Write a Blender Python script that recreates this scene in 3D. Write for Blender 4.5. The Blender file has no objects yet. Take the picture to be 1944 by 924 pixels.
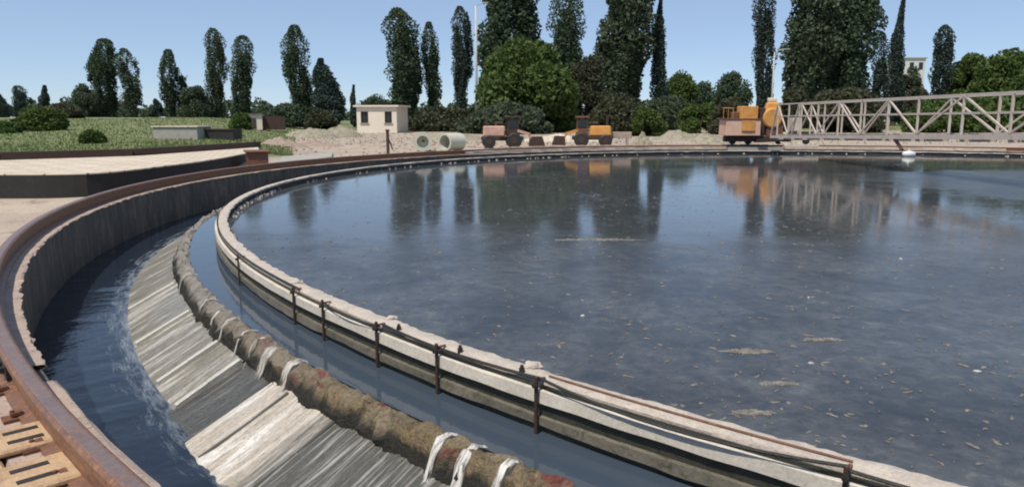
import bpy, bmesh, math, random
import numpy as np
from mathutils import Vector, Matrix
R = math.radians
rng = np.random.default_rng(11)
random.seed(11)
S = bpy.context.scene
COL = S.collection

# ------------------------------------------------------------------ camera, sky, sun, exposure
F_PX, HZ = 1380.7, 235.34              # focal length and horizon offset for a 1944 px wide frame
PITCH = math.atan2(HZ, F_PX)
cam_d = bpy.data.cameras.new('camera'); cam = bpy.data.objects.new('camera', cam_d); COL.objects.link(cam)
cam_d.sensor_width = 36; cam_d.lens = F_PX / 1944 * 36
cam_d.clip_start = 0.05; cam_d.clip_end = 4000
CAM = Vector((0, 0, 1.70)); cam.location = CAM
cam.rotation_euler = (math.pi / 2 - PITCH, 0, 0)
S.camera = cam

SUN_EL, SUN_AZ = R(62), math.atan2(-0.80, -0.60)       # direction towards the sun, seen from above
W = bpy.data.worlds.new('World'); S.world = W; W.use_nodes = True
nt = W.node_tree; nt.nodes.clear()
sky = nt.nodes.new('ShaderNodeTexSky'); sky.sky_type = 'NISHITA'; sky.sun_disc = False
sky.sun_elevation = SUN_EL; sky.sun_rotation = math.pi / 2 - SUN_AZ
sky.air_density = .7; sky.dust_density = .1; sky.ozone_density = 4.0; sky.altitude = 100
bg = nt.nodes.new('ShaderNodeBackground'); bg.inputs['Strength'].default_value = 0.12
wo = nt.nodes.new('ShaderNodeOutputWorld')
mxs = nt.nodes.new('ShaderNodeMix'); mxs.data_type = 'RGBA'; mxs.inputs[0].default_value = .45     # thin summer haze evens out the sky
mxs.inputs[7].default_value = (3.95, 5.05, 6.75, 1)
nt.links.new(sky.outputs[0], mxs.inputs[6]); nt.links.new(mxs.outputs[2], bg.inputs[0]); nt.links.new(bg.outputs[0], wo.inputs[0])
sd = bpy.data.lights.new('sun', 'SUN'); sun = bpy.data.objects.new('sun', sd); COL.objects.link(sun)
sd.energy = 4.8; sd.angle = R(0.5); sd.color = (1, .92, .80)
to_sun = Vector((math.cos(SUN_AZ) * math.cos(SUN_EL), math.sin(SUN_AZ) * math.cos(SUN_EL), math.sin(SUN_EL)))
sun.rotation_euler = to_sun.to_track_quat('Z', 'Y').to_euler(); sun.location = (-20, -15, 40)
S.view_settings.view_transform = 'Standard'; S.view_settings.look = 'None'
S.view_settings.exposure = 0.0; S.view_settings.gamma = 1.0
S.cycles.max_bounces = 6; S.cycles.filter_width = 2.0

# ------------------------------------------------------------------ measuring helpers
CX, CY = 14.326, 19.805                                # centre of the round tank
def ray(px, py):
    x, y = px - 972, py - 462
    c, s = math.cos(PITCH), math.sin(PITCH)
    return Vector((x, F_PX * c - y * s, -F_PX * s - y * c))
def at(px, py, Y):
    d = ray(px, py); t = Y / d.y
    return Vector((d.x * t, Y, CAM.z + d.z * t))
def on(px, py, z):
    d = ray(px, py); t = (z - CAM.z) / d.z
    return Vector((d.x * t, d.y * t, z))
def ang_of(px, py, z):
    p = on(px, py, z); return math.degrees(math.atan2(p.y - CY, p.x - CX))
def pol(r, deg, z=0.0):
    return Vector((CX + r * math.cos(R(deg)), CY + r * math.sin(R(deg)), z))
def sstep(a, b, x):
    t = np.clip((x - a) / (b - a), 0, 1); return t * t * (3 - 2 * t)
def ground_z(x, y):
    x = np.asarray(x, float); y = np.asarray(y, float)
    rr = np.hypot(x - CX, y - CY)
    z = -.06 + .0085 * np.clip(rr - 27, 0, 145)
    low = 1 - sstep(11, 19, y)
    z = z * (1 - low) - .5 * low; nr = sstep(24.2, 26.5, rr)
    ratio = x / np.maximum(y, 1)
    w = sstep(.26, .42, -ratio) * sstep(19, 23.5, y)
    bank = .36 + sstep(33, 110, y) * 1.6
    bank = np.minimum(bank, 2.0)
    return z * (1 - w * nr) + bank * w * nr

# ------------------------------------------------------------------ materials
def mat(name):
    m = bpy.data.materials.new(name); m.use_nodes = True
    return m, m.node_tree, m.node_tree.nodes['Principled BSDF']
def N(t, typ, **kw):
    n = t.nodes.new(typ)
    for k, v in kw.items(): setattr(n, k, v)
    return n
def ramp(t, src, stops):
    r = N(t, 'ShaderNodeValToRGB'); e = r.color_ramp.elements
    while len(e) < len(stops): e.new(.5)
    for i, (p, c) in enumerate(stops):
        e[i].position = p; e[i].color = (*c, 1) if len(c) == 3 else c
    t.links.new(src, r.inputs[0]); return r.outputs[0]
def g3(v): return (v, v, v)
def noise(t, vec, scale, detail=6, rough=.6, dist=0.0):
    n = N(t, 'ShaderNodeTexNoise'); n.inputs['Scale'].default_value = scale
    n.inputs['Detail'].default_value = detail; n.inputs['Roughness'].default_value = rough
    n.inputs['Distortion'].default_value = dist
    if vec is not None: t.links.new(vec, n.inputs['Vector'])
    return n.outputs['Fac']
def mixc(t, fac, a, b, mode='MIX'):
    m = N(t, 'ShaderNodeMix', data_type='RGBA', blend_type=mode)
    for v, k in ((fac, 0), (a, 6), (b, 7)):
        if hasattr(v, 'is_linked'): t.links.new(v, m.inputs[k])
        elif k == 0: m.inputs[0].default_value = v
        else: m.inputs[k].default_value = (*v, 1)
    return m.outputs[2]
def coords(t, kind='Object', scale=(1, 1, 1)):
    c = N(t, 'ShaderNodeTexCoord'); mp = N(t, 'ShaderNodeMapping'); mp.inputs['Scale'].default_value = scale
    t.links.new(c.outputs[kind], mp.inputs[0]); return mp.outputs[0]
def bump(t, b, h, strength=.4, dist=.02):
    n = N(t, 'ShaderNodeBump'); n.inputs['Strength'].default_value = strength; n.inputs['Distance'].default_value = dist
    t.links.new(h, n.inputs['Height']); t.links.new(n.outputs[0], b.inputs['Normal'])
def rough_mat(name, c1, c2, scale=6, c3=None, rough=.85, bstr=.5, bdist=.01, kind='Object', sc=(1, 1, 1), fine=40, metal=0.0, spots=.5):
    m, t, b = mat(name); v = coords(t, kind, sc)
    f = noise(t, v, scale, 8, .65); c = mixc(t, ramp(t, f, [(.35, g3(0)), (.65, g3(1))]), c1, c2)
    if c3 is not None:
        f2 = noise(t, v, scale * 2.7, 5, .7, .6)
        c = mixc(t, ramp(t, f2, [(spots, g3(0)), (spots + .13, g3(1))]), c, c3)
    f3 = noise(t, v, fine, 4, .7)
    c = mixc(t, .55, c, ramp(t, f3, [(.3, g3(.45)), (.7, g3(1.0))]), 'MULTIPLY')
    t.links.new(c, b.inputs['Base Color']); b.inputs['Roughness'].default_value = rough; b.inputs['Metallic'].default_value = metal
    bump(t, b, f3, bstr, bdist); return m
M = {}
M['lip'] = rough_mat('pinkish_concrete', (.50, .38, .31), (.36, .28, .24), 5, (.17, .13, .11), bdist=.02, spots=.56)
M['dark_wall'] = rough_mat('damp_concrete', (.10, .092, .08), (.055, .053, .05), 2.2, (.17, .145, .12), sc=(1, 1, .22), bdist=.02, rough=.7)
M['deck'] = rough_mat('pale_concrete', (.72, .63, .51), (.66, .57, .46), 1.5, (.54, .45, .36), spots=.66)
M['deck_side'] = rough_mat('shade_painted_concrete', (.030, .028, .025), (.020, .021, .019), 2, (.06, .045, .036), spots=.6)  # shade on the deck's side wall put into this near-black colour
M['coping'] = rough_mat('pinkish_coping', (.58, .505, .43), (.45, .395, .34), 7, (.27, .235, .20), bdist=.02, spots=.6)
M['white_board'] = rough_mat('whitewashed_board', (.70, .64, .55), (.58, .53, .45), 4, (.36, .33, .26), spots=.60, bstr=.2)
M['algae_wall'] = rough_mat('algae_concrete', (.055, .053, .043), (.035, .038, .028), 5, (.02, .026, .012), sc=(1, 1, 1), rough=.5, bdist=.02)
M['olive_board'] = rough_mat('slimy_board', (.21, .185, .15), (.15, .14, .105), 4, (.085, .085, .05), spots=.52, rough=.45)
M['sand'] = rough_mat('tan_concrete', (.56, .39, .24), (.46, .30, .18), 4, (.32, .20, .12), bdist=.02, spots=.58)
M['rust'] = rough_mat('rusty_steel', (.20, .085, .045), (.12, .05, .03), 9, (.30, .14, .07), rough=.6, bdist=.005, spots=.55)
M['rail'] = rough_mat('worn_rail_steel', (.26, .13, .075), (.18, .095, .065), 7, (.36, .175, .085), rough=.45, bdist=.004, metal=.2, spots=.52)
M['worn'] = rough_mat('worn_running_steel', (.26, .19, .175), (.20, .145, .135), 6, (.30, .17, .11), rough=.4, bdist=.003, metal=.3, sc=(1, 1, 1))
M['dark_rust'] = rough_mat('dark_rusty_iron', (.06, .03, .02), (.035, .022, .018), 9, (.10, .045, .025), rough=.7)
M['black'] = rough_mat('black_iron', (.018, .017, .016), (.03, .027, .024), 8, rough=.6)
M['orange'] = rough_mat('faded_orange_paint', (.72, .36, .09), (.58, .25, .055), 2.5, (.22, .09, .035), rough=.6, bstr=.3, spots=.60)
M['pink'] = rough_mat('faded_pink_paint', (.66, .42, .33), (.52, .30, .23), 2.5, (.22, .10, .065), rough=.6, bstr=.3, spots=.57)
M['hood_paint'] = rough_mat('sunbleached_hood_paint', (.74, .50, .38), (.64, .38, .26), 2, (.34, .15, .08), rough=.55, bstr=.2, spots=.64)
M['bridge'] = rough_mat('faded_bridge_paint', (.66, .57, .49), (.56, .46, .39), 2.5, (.30, .19, .13), rough=.6, bstr=.1, spots=.62)
M['cream'] = rough_mat('cream_plaster', (.82, .74, .62), (.76, .68, .56), 1.2, (.60, .52, .42), spots=.66, bstr=.2)
M['grey'] = rough_mat('grey_concrete', (.42, .40, .36), (.34, .32, .29), 3, (.22, .20, .18), spots=.62)
M['white'] = rough_mat('white_paint', (.80, .79, .75), (.72, .71, .67), 2, rough=.5, bstr=.1)
M['ring'] = rough_mat('pale_green_concrete', (.60, .60, .50), (.50, .50, .42), 3, (.36, .36, .29), spots=.62)
M['roof'] = rough_mat('weathered_felt', (.20, .17, .14), (.14, .12, .10), 3)
M['bark'] = rough_mat('bark', (.09, .07, .05), (.05, .04, .03), 3, sc=(1, 1, .3))
M['pale_bark'] = rough_mat('pale_pole', (.62, .62, .58), (.50, .50, .47), 2)
M['mound'] = rough_mat('dry_spoil', (.36, .32, .24), (.27, .24, .18), 1.2, (.16, .17, .09), spots=.52, bdist=.08, fine=9)
M['brick'] = rough_mat('broken_brick', (.36, .27, .21), (.28, .21, .165), 4, (.42, .37, .31), spots=.52)
t = M['deck'].node_tree; b = t.nodes['Principled BSDF']; br_ = N(t, 'ShaderNodeTexBrick'); br_.inputs['Scale'].default_value = .55; br_.inputs['Mortar Size'].default_value = .012
br_.inputs['Color1'].default_value = (1, 1, 1, 1); br_.inputs['Color2'].default_value = (.86, .84, .80, 1); br_.inputs['Mortar'].default_value = (.28, .24, .2, 1); t.links.new(coords(t), br_.inputs['Vector'])
t.links.new(mixc(t, 1.0, b.inputs['Base Color'].links[0].from_socket, br_.outputs['Color'], 'MULTIPLY'), b.inputs['Base Color'])
mm, t, b = mat('window_glass'); b.inputs['Base Color'].default_value = (.02, .022, .025, 1); b.inputs['Roughness'].default_value = .12; M['glass'] = mm

def foliage(name, c_dark, c_light, hue):
    m, t, b = mat(name)
    geo = N(t, 'ShaderNodeNewGeometry'); oi = N(t, 'ShaderNodeObjectInfo')
    v = coords(t, 'Object', (.55, .55, .4)); f = noise(t, v, 1.0, 4, .6)
    a = N(t, 'ShaderNodeMath', operation='MULTIPLY_ADD'); a.inputs[1].default_value = .5
    t.links.new(geo.outputs['Random Per Island'], a.inputs[0])
    s = N(t, 'ShaderNodeMath', operation='MULTIPLY'); s.inputs[1].default_value = .55; t.links.new(f, s.inputs[0]); t.links.new(s.outputs[0], a.inputs[2])
    c = mixc(t, a.outputs[0], c_dark, c_light)
    hs = N(t, 'ShaderNodeHueSaturation')
    mr = N(t, 'ShaderNodeMapRange'); mr.inputs[3].default_value = .5 - hue; mr.inputs[4].default_value = .5 + hue
    t.links.new(oi.outputs['Random'], mr.inputs[0]); t.links.new(mr.outputs[0], hs.inputs['Hue']); t.links.new(c, hs.inputs['Color'])
    t.links.new(hs.outputs[0], b.inputs['Base Color']); b.inputs['Roughness'].default_value = .7
    b.inputs['Specular IOR Level'].default_value = .25
    tr = N(t, 'ShaderNodeBsdfTranslucent'); t.links.new(hs.outputs[0], tr.inputs[0])
    mx = N(t, 'ShaderNodeMixShader'); mx.inputs[0].default_value = .30
    out = t.nodes['Material Output']
    t.links.new(b.outputs[0], mx.inputs[1]); t.links.new(tr.outputs[0], mx.inputs[2]); t.links.new(mx.outputs[0], out.inputs[0])
    return m
M['poplar'] = foliage('poplar_leaves', (.042, .068, .040), (.095, .128, .074), .018)
M['leaf'] = foliage('broad_leaves', (.045, .080, .019), (.100, .150, .040), .015)
M['dull_leaf'] = foliage('dull_leaves', (.035, .042, .022), (.10, .105, .06), .012)
M['conifer'] = foliage('conifer_leaves', (.036, .058, .052), (.076, .106, .088), .015)
M['grass'] = foliage('grass_blades', (.09, .135, .04), (.20, .235, .09), .01)

def water_mat(name, deep, rough, wave_scale, wave_str, scum=None):
    m, t, b = mat(name); v = coords(t, 'Object')
    b.inputs['IOR'].default_value = 1.33
    h = noise(t, v, wave_scale, 4, .55)
    base = None
    if scum:
        lo, hi, c1, c2 = scum
        big = noise(t, v, .32, 5, .6)                                  # drifts of scum
        fleck = noise(t, v, 7.0, 6, .72, .8)
        fine = noise(t, v, 26, 3, .7)
        add = N(t, 'ShaderNodeMath', operation='MULTIPLY_ADD'); add.inputs[1].default_value = .40
        t.links.new(big, add.inputs[0]); t.links.new(fleck, add.inputs[2])
        mask = ramp(t, add.outputs[0], [(lo, g3(0)), (hi, g3(1))])
        film = ramp(t, fine, [(.35, deep), (.7, tuple(x * 1.9 for x in deep))])
        sc = mixc(t, fine, c1, c2)
        c = mixc(t, mask, film, sc)
        t.links.new(c, b.inputs['Base Color'])
        rr = N(t, 'ShaderNodeMapRange'); rr.inputs[3].default_value = rough; rr.inputs[4].default_value = .42
        t.links.new(mask, rr.inputs[0]); t.links.new(rr.outputs[0], b.inputs['Roughness'])
        hm = N(t, 'ShaderNodeMath', operation='MULTIPLY_ADD'); hm.inputs[1].default_value = .25
        t.links.new(fleck, hm.inputs[0]); t.links.new(h, hm.inputs[2]); h = hm.outputs[0]
    else:
        b.inputs['Base Color'].default_value = (*deep, 1); b.inputs['Roughness'].default_value = rough
    bump(t, b, h, wave_str, .02)
    return m, t, b
M['tank_water'], tw_t, tw_b = water_mat('scummy_water', (.038, .043, .050), .04, 2.2, .10, (.72, 1.0, (.062, .066, .074), (.20, .19, .18)))
# film of scum gathers on the near side and round the centre column: the surface there is duller
geo_ = N(tw_t, 'ShaderNodeNewGeometry'); sx_ = N(tw_t, 'ShaderNodeSeparateXYZ'); tw_t.links.new(geo_.outputs['Position'], sx_.inputs[0])
nz_ = noise(tw_t, geo_.outputs['Position'], .45, 6, .65)
def math_(op, a, b):
    n_ = N(tw_t, 'ShaderNodeMath', operation=op)
    for k, v_ in enumerate((a, b)):
        if hasattr(v_, 'is_linked'): tw_t.links.new(v_, n_.inputs[k])
        else: n_.inputs[k].default_value = v_
    return n_.outputs[0]
def mapr_(v_, a, b):
    n_ = N(tw_t, 'ShaderNodeMapRange', interpolation_type='SMOOTHSTEP'); tw_t.links.new(v_, n_.inputs[0]); n_.inputs[1].default_value = a; n_.inputs[2].default_value = b; return n_.outputs[0]
jit_ = math_('MULTIPLY', math_('SUBTRACT', nz_, .5), 9.0)
near_ = mapr_(math_('ADD', sx_.outputs[1], jit_), 14.5, 9.5)
vd_ = N(tw_t, 'ShaderNodeVectorMath', operation='DISTANCE'); tw_t.links.new(geo_.outputs['Position'], vd_.inputs[0]); vd_.inputs[1].default_value = (17.5, 21, -.17)
mid_ = mapr_(math_('ADD', vd_.outputs['Value'], jit_), 9.0, 4.5)
film_ = math_('MAXIMUM', near_, mid_)
old_ = tw_b.inputs['Roughness'].links[0].from_socket
tw_t.links.new(math_('MAXIMUM', old_, math_('MULTIPLY', film_, .24)), tw_b.inputs['Roughness'])
oc_ = tw_b.inputs['Base Color'].links[0].from_socket
fl_ = noise(tw_t, geo_.outputs['Position'], 5.5, 7, .75, .5)
fc_ = ramp(tw_t, fl_, [(.40, (.036, .043, .053)), (.60, (.080, .085, .092)), (.72, (.16, .16, .155))])
fc_ = mixc(tw_t, 1.0, fc_, ramp(tw_t, noise(tw_t, geo_.outputs['Position'], .8, 5, .65, .7), [(.36, g3(.5)), (.62, (1.25, 1.2, 1.12))]), 'MULTIPLY')
tw_t.links.new(mixc(tw_t, math_('MULTIPLY', film_, .8), oc_, fc_), tw_b.inputs['Base Color'])
M['channel_water'], _, _ = water_mat('channel_water', (.045, .062, .085), .04, 3.0, .16)
# outflow water: UV v runs from the slope foot (0) outwards, foam rides near the foot
m, t, b = water_mat('churned_water', (.012, .019, .032), .08, 5.0, .45)
uv = coords(t, 'UV'); sx = N(t, 'ShaderNodeSeparateXYZ'); t.links.new(uv, sx.inputs[0])
fn = noise(t, coords(t, 'UV', (.55, 3.4, 1)), 3.0, 7, .8, .5)
ma = N(t, 'ShaderNodeMath', operation='MULTIPLY_ADD'); ma.inputs[1].default_value = -.55; t.links.new(sx.outputs[1], ma.inputs[0]); t.links.new(fn, ma.inputs[2])
foam = ramp(t, ma.outputs[0], [(.30, g3(0)), (.62, g3(1))])
t.links.new(mixc(t, foam, (.012, .019, .032), (.30, .34, .37)), b.inputs['Base Color'])
mr = N(t, 'ShaderNodeMapRange'); mr.inputs[3].default_value = .08; mr.inputs[4].default_value = .6; t.links.new(foam, mr.inputs[0]); t.links.new(mr.outputs[0], b.inputs['Roughness'])
M['outflow'] = m
# spillway: streaks of thin white water and slime running down the slope (UV u along the weir, v down the slope)
def spill_mat(name, c1, c2, white, w_lo, shade_u=None):
    m, t, b = mat(name)
    s1 = noise(t, coords(t, 'UV', (5, 2.2, 1)), 2.5, 7, .75, .8)
    s2 = noise(t, coords(t, 'UV', (3.1, .5, 1)), 2.0, 5, .6, .4)
    s3 = noise(t, coords(t, 'UV', (30, 17, 1)), 1.3, 5, .8, .8)
    s4 = noise(t, coords(t, 'UV', (26, 1.1, 1)), 1.0, 4, .7, .2)
    c = mixc(t, ramp(t, s1, [(.35, g3(0)), (.65, g3(1))]), c1, c2)
    c = mixc(t, ramp(t, s2, [(w_lo, g3(0)), (w_lo + .16, g3(1))]), c, white)
    c = mixc(t, .75, c, ramp(t, s3, [(.34, g3(.28)), (.52, g3(1))]), 'MULTIPLY')
    c = mixc(t, ramp(t, s4, [(.56, g3(0)), (.68, g3(.7))]), c, white)
    c = mixc(t, .6, c, ramp(t, s4, [(.28, g3(.35)), (.44, g3(1))]), 'MULTIPLY')
    if shade_u is not None:                                    # shade painted into the colour beyond this u, with wet streaks
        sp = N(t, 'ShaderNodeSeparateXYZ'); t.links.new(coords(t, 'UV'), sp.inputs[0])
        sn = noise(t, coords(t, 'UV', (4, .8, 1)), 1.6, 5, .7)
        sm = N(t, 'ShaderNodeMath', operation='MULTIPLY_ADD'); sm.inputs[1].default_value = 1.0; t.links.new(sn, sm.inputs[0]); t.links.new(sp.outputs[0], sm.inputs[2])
        mr_ = N(t, 'ShaderNodeMapRange'); mr_.inputs[1].default_value = shade_u + .35; mr_.inputs[2].default_value = shade_u + .75; t.links.new(sm.outputs[0], mr_.inputs[0])
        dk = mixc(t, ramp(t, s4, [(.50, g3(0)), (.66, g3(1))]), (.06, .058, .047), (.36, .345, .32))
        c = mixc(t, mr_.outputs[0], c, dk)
    t.links.new(c, b.inputs['Base Color']); b.inputs['Roughness'].default_value = .35
    b.inputs['Coat Weight'].default_value = .25; b.inputs['Coat Roughness'].default_value = .15
    ad = N(t, 'ShaderNodeMath', operation='ADD'); t.links.new(s1, ad.inputs[0]); t.links.new(s3, ad.inputs[1])
    bump(t, b, ad.outputs[0], .5, .03); return m
M['spill_far'] = spill_mat('wet_slope', (.27, .24, .19), (.16, .15, .12), (.56, .54, .49), .50)
M['spill_shade'] = spill_mat('shade_painted_wet_slope', (.085, .082, .07), (.045, .046, .042), (.30, .29, .27), .60)  # step's shadow put into the colour of this wet strip
M['spill_near'] = spill_mat('streaming_slope', (.52, .46, .385), (.44, .385, .32), (.76, .73, .68), .50, shade_u=R(ang_of(600, 802, -.58)) * 22 - .05)
M['rib'] = rough_mat('pale_rib', (.62, .60, .54), (.48, .46, .41), 5, rough=.4)
m, t, b = mat('mossy_crest')
cu = coords(t, 'UV', (1, 1, 1)); f1 = noise(t, cu, 1.6, 6, .65); f2 = noise(t, coords(t, 'UV', (3.5, 1.2, 1)), 3, 6, .7, .5); f3 = noise(t, cu, 34, 4, .75)
c = mixc(t, ramp(t, f1, [(.38, g3(0)), (.62, g3(1))]), (.235, .165, .08), (.26, .21, .135))
c = mixc(t, ramp(t, f2, [(.52, g3(0)), (.66, g3(1))]), c, (.06, .058, .016))
f4 = noise(t, coords(t, 'UV', (.9, 2, 1)), 2.1, 4, .6); c = mixc(t, ramp(t, f4, [(.56, g3(0)), (.64, g3(1))]), c, (.17, .045, .03))
c = mixc(t, .8, c, ramp(t, f3, [(.32, g3(.22)), (.6, g3(1))]), 'MULTIPLY')
xz = N(t, 'ShaderNodeSeparateXYZ'); t.links.new(cu, xz.inputs[0])
mrs = N(t, 'ShaderNodeMapRange'); mrs.inputs[1].default_value = R(-147) * 22; mrs.inputs[2].default_value = R(-137) * 22; mrs.inputs[3].default_value = .85; mrs.inputs[4].default_value = 0
t.links.new(xz.outputs[0], mrs.inputs[0])
wet = ramp(t, f2, [(.36, (.11, .10, .085)), (.60, (.33, .31, .28))])          # the far crest is bare wet concrete with running water
c = mixc(t, mrs.outputs[0], c, wet)
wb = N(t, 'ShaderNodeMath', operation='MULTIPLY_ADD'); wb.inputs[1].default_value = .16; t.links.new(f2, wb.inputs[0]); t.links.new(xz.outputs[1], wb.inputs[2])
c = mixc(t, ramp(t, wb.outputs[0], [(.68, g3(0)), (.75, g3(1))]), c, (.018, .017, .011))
t.links.new(c, b.inputs['Base Color']); b.inputs['Roughness'].default_value = .6
bump(t, b, f3, .9, .04); M['crest'] = m
def sheet_mat(name, c1, c2, lo):
    m, t, b = mat(name); st = noise(t, coords(t, 'UV', (2.6, .55, 1)), 2.2, 5, .7, .5); ea = N(t, 'ShaderNodeAttribute', attribute_name='edge')
    t.links.new(ramp(t, st, [(.35, c1), (.62, c2)]), b.inputs['Base Color']); b.inputs['Roughness'].default_value = .25
    ml = N(t, 'ShaderNodeMath', operation='MULTIPLY_ADD'); ml.inputs[1].default_value = .5; t.links.new(ea.outputs['Fac'], ml.inputs[0]); t.links.new(st, ml.inputs[2])
    t.links.new(ramp(t, ml.outputs[0], [(lo, g3(.06)), (lo + .22, g3(.95))]), b.inputs['Alpha']); bump(t, b, st, .7, .02); M[name] = m
sheet_mat('spill', (.34, .33, .30), (.74, .73, .70), .80)
sheet_mat('thin_spill', (.26, .24, .21), (.54, .52, .48), .90)
m, t, b = mat('ground_mix')
at_ = N(t, 'ShaderNodeAttribute', attribute_name='grass'); v = coords(t, 'Object')
f1 = noise(t, v, .35, 7, .65); f2 = noise(t, v, 2.2, 6, .7); f3 = noise(t, v, 14, 4, .7)
sand = mixc(t, ramp(t, f1, [(.35, g3(0)), (.65, g3(1))]), (.46, .38, .30), (.34, .275, .225))
sand = mixc(t, ramp(t, f2, [(.55, g3(0)), (.7, g3(1))]), sand, (.24, .18, .14))
gr = mixc(t, f2, (.10, .14, .045), (.20, .22, .09))
gr = mixc(t, ramp(t, f1, [(.5, g3(0)), (.68, g3(1))]), gr, (.25, .22, .13))
ad = N(t, 'ShaderNodeMath', operation='MULTIPLY_ADD'); ad.inputs[1].default_value = .8; ad.use_clamp = False
sb = N(t, 'ShaderNodeMath', operation='SUBTRACT'); sb.inputs[1].default_value = .5; t.links.new(f2, sb.inputs[0])
t.links.new(sb.outputs[0], ad.inputs[0]); t.links.new(at_.outputs['Fac'], ad.inputs[2])
c = mixc(t, ramp(t, ad.outputs[0], [(.42, g3(0)), (.58, g3(1))]), sand, gr)
c = mixc(t, .5, c, ramp(t, f3, [(.3, g3(.5)), (.7, g3(1))]), 'MULTIPLY')
t.links.new(c, b.inputs['Base Color']); b.inputs['Roughness'].default_value = .95; bump(t, b, f3, .6, .03); M['ground'] = m
M['scum'] = rough_mat('dried_scum', (.20, .18, .16), (.13, .125, .115), 6, (.27, .25, .22), rough=.9)
M['foam_white'] = rough_mat('white_scum', (.66, .66, .63), (.50, .50, .47), 8, rough=.7)

# ------------------------------------------------------------------ object helpers
def tag(o, label=None, cat=None, group=None, kind=None):
    if label: o['label'] = label
    if cat: o['category'] = cat
    if group: o['group'] = group
    if kind: o['kind'] = kind
    return o
def empty(name, loc=(0, 0, 0), rz=0.0):
    o = bpy.data.objects.new(name, None); COL.objects.link(o); o.location = loc; o.rotation_euler = (0, 0, rz)
    o.empty_display_size = .2; return o
class MB:
    """collects boxes, bars, tubes and grids in one mesh"""
    def __init__(s): s.v = []; s.f = []; s.uv = []
    def add(s, vs, fs):
        k = len(s.v); s.v += [tuple(p) for p in vs]; s.f += [tuple(i + k for i in f) for f in fs]; return s
    def box(s, c, d, rz=0.0, taper=1.0):
        hx, hy, hz = d[0] / 2, d[1] / 2, d[2] / 2; cs, sn = math.cos(rz), math.sin(rz); vs = []
        for z in (-1, 1):
            k = taper if z > 0 else 1
            for x, y in ((-1, -1), (1, -1), (1, 1), (-1, 1)):
                X, Y = x * hx * k, y * hy * k
                vs.append((c[0] + X * cs - Y * sn, c[1] + X * sn + Y * cs, c[2] + z * hz))
        return s.add(vs, [(0, 3, 2, 1), (4, 5, 6, 7), (0, 1, 5, 4), (1, 2, 6, 5), (2, 3, 7, 6), (3, 0, 4, 7)])
    def bar(s, a, b, w=.05, h=None):
        a, b = Vector(a), Vector(b); h = h or w; d = (b - a).normalized()
        up = Vector((0, 0, 1)) if abs(d.z) < .95 else Vector((0, 1, 0))
        x = d.cross(up).normalized() * w / 2; y = x.cross(d).normalized() * h / 2
        vs = [p + sx * x + sy * y for p in (a, b) for sx, sy in ((-1, -1), (1, -1), (1, 1), (-1, 1))]
        return s.add(vs, [(0, 3, 2, 1), (4, 5, 6, 7), (0, 1, 5, 4), (1, 2, 6, 5), (2, 3, 7, 6), (3, 0, 4, 7)])
    def tube(s, pts, rad, n=10, cap=True):
        pts = [Vector(p) for p in pts]; rs = rad if hasattr(rad, '__len__') else [rad] * len(pts); vs = []; fs = []
        for i, p in enumerate(pts):
            d = (pts[min(i + 1, len(pts) - 1)] - pts[max(i - 1, 0)]).normalized()
            up = Vector((0, 0, 1)) if abs(d.z) < .9 else Vector((1, 0, 0))
            x = d.cross(up).normalized(); y = x.cross(d)
            vs += [p + rs[i] * (math.cos(2 * math.pi * k / n) * x + math.sin(2 * math.pi * k / n) * y) for k in range(n)]
        for i in range(len(pts) - 1):
            for k in range(n):
                fs.append((i * n + k, i * n + (k + 1) % n, (i + 1) * n + (k + 1) % n, (i + 1) * n + k))
        if cap: fs += [tuple(range(n))[::-1], tuple(range((len(pts) - 1) * n, len(pts) * n))]
        return s.add(vs, fs)
    def prism(s, poly, z0, z1):
        n = len(poly)
        return s.add([(x, y, z0) for x, y in poly] + [(x, y, z1) for x, y in poly],
                     [tuple(range(n))[::-1], tuple(range(n, 2 * n))] + [(i, (i + 1) % n, n + (i + 1) % n, n + i) for i in range(n)])
    def build(s, name, m, parent=None, smooth=False, bevel=0.0, loc=None):
        me = bpy.data.meshes.new(name); me.from_pydata(s.v, [], s.f); me.update()
        bm = bmesh.new(); bm.from_mesh(me); bmesh.ops.recalc_face_normals(bm, faces=bm.faces)
        if bevel: bmesh.ops.bevel(bm, geom=list(bm.edges), offset=bevel, segments=1, affect='EDGES')
        bm.to_mesh(me); bm.free()
        me.materials.append(m if not isinstance(m, str) else M[m])
        o = bpy.data.objects.new(name, me); COL.objects.link(o)
        if parent: o.parent = parent
        if loc is not None: o.location = loc
        if smooth: me.polygons.foreach_set('use_smooth', [True] * len(me.polygons))
        return o
def n1(seed):
    r = np.random.default_rng(seed); tab = r.uniform(-1, 1, 4096)
    def f(x, freq):
        x = np.asarray(x) * freq; i = np.floor(x).astype(int); u = x - i; u = u * u * (3 - 2 * u)
        return tab[i % 4096] * (1 - u) + tab[(i + 1) % 4096] * u
    return f
def angles(a0=-230., a1=130., fine=.10, coarse=.6):
    out = [a0]; 
    while out[-1] < a1 - 1e-6:
        a = out[-1]; step = fine if -182 < a < -88 else coarse
        out.append(min(a + step, a1))
    return np.array(out)
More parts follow.
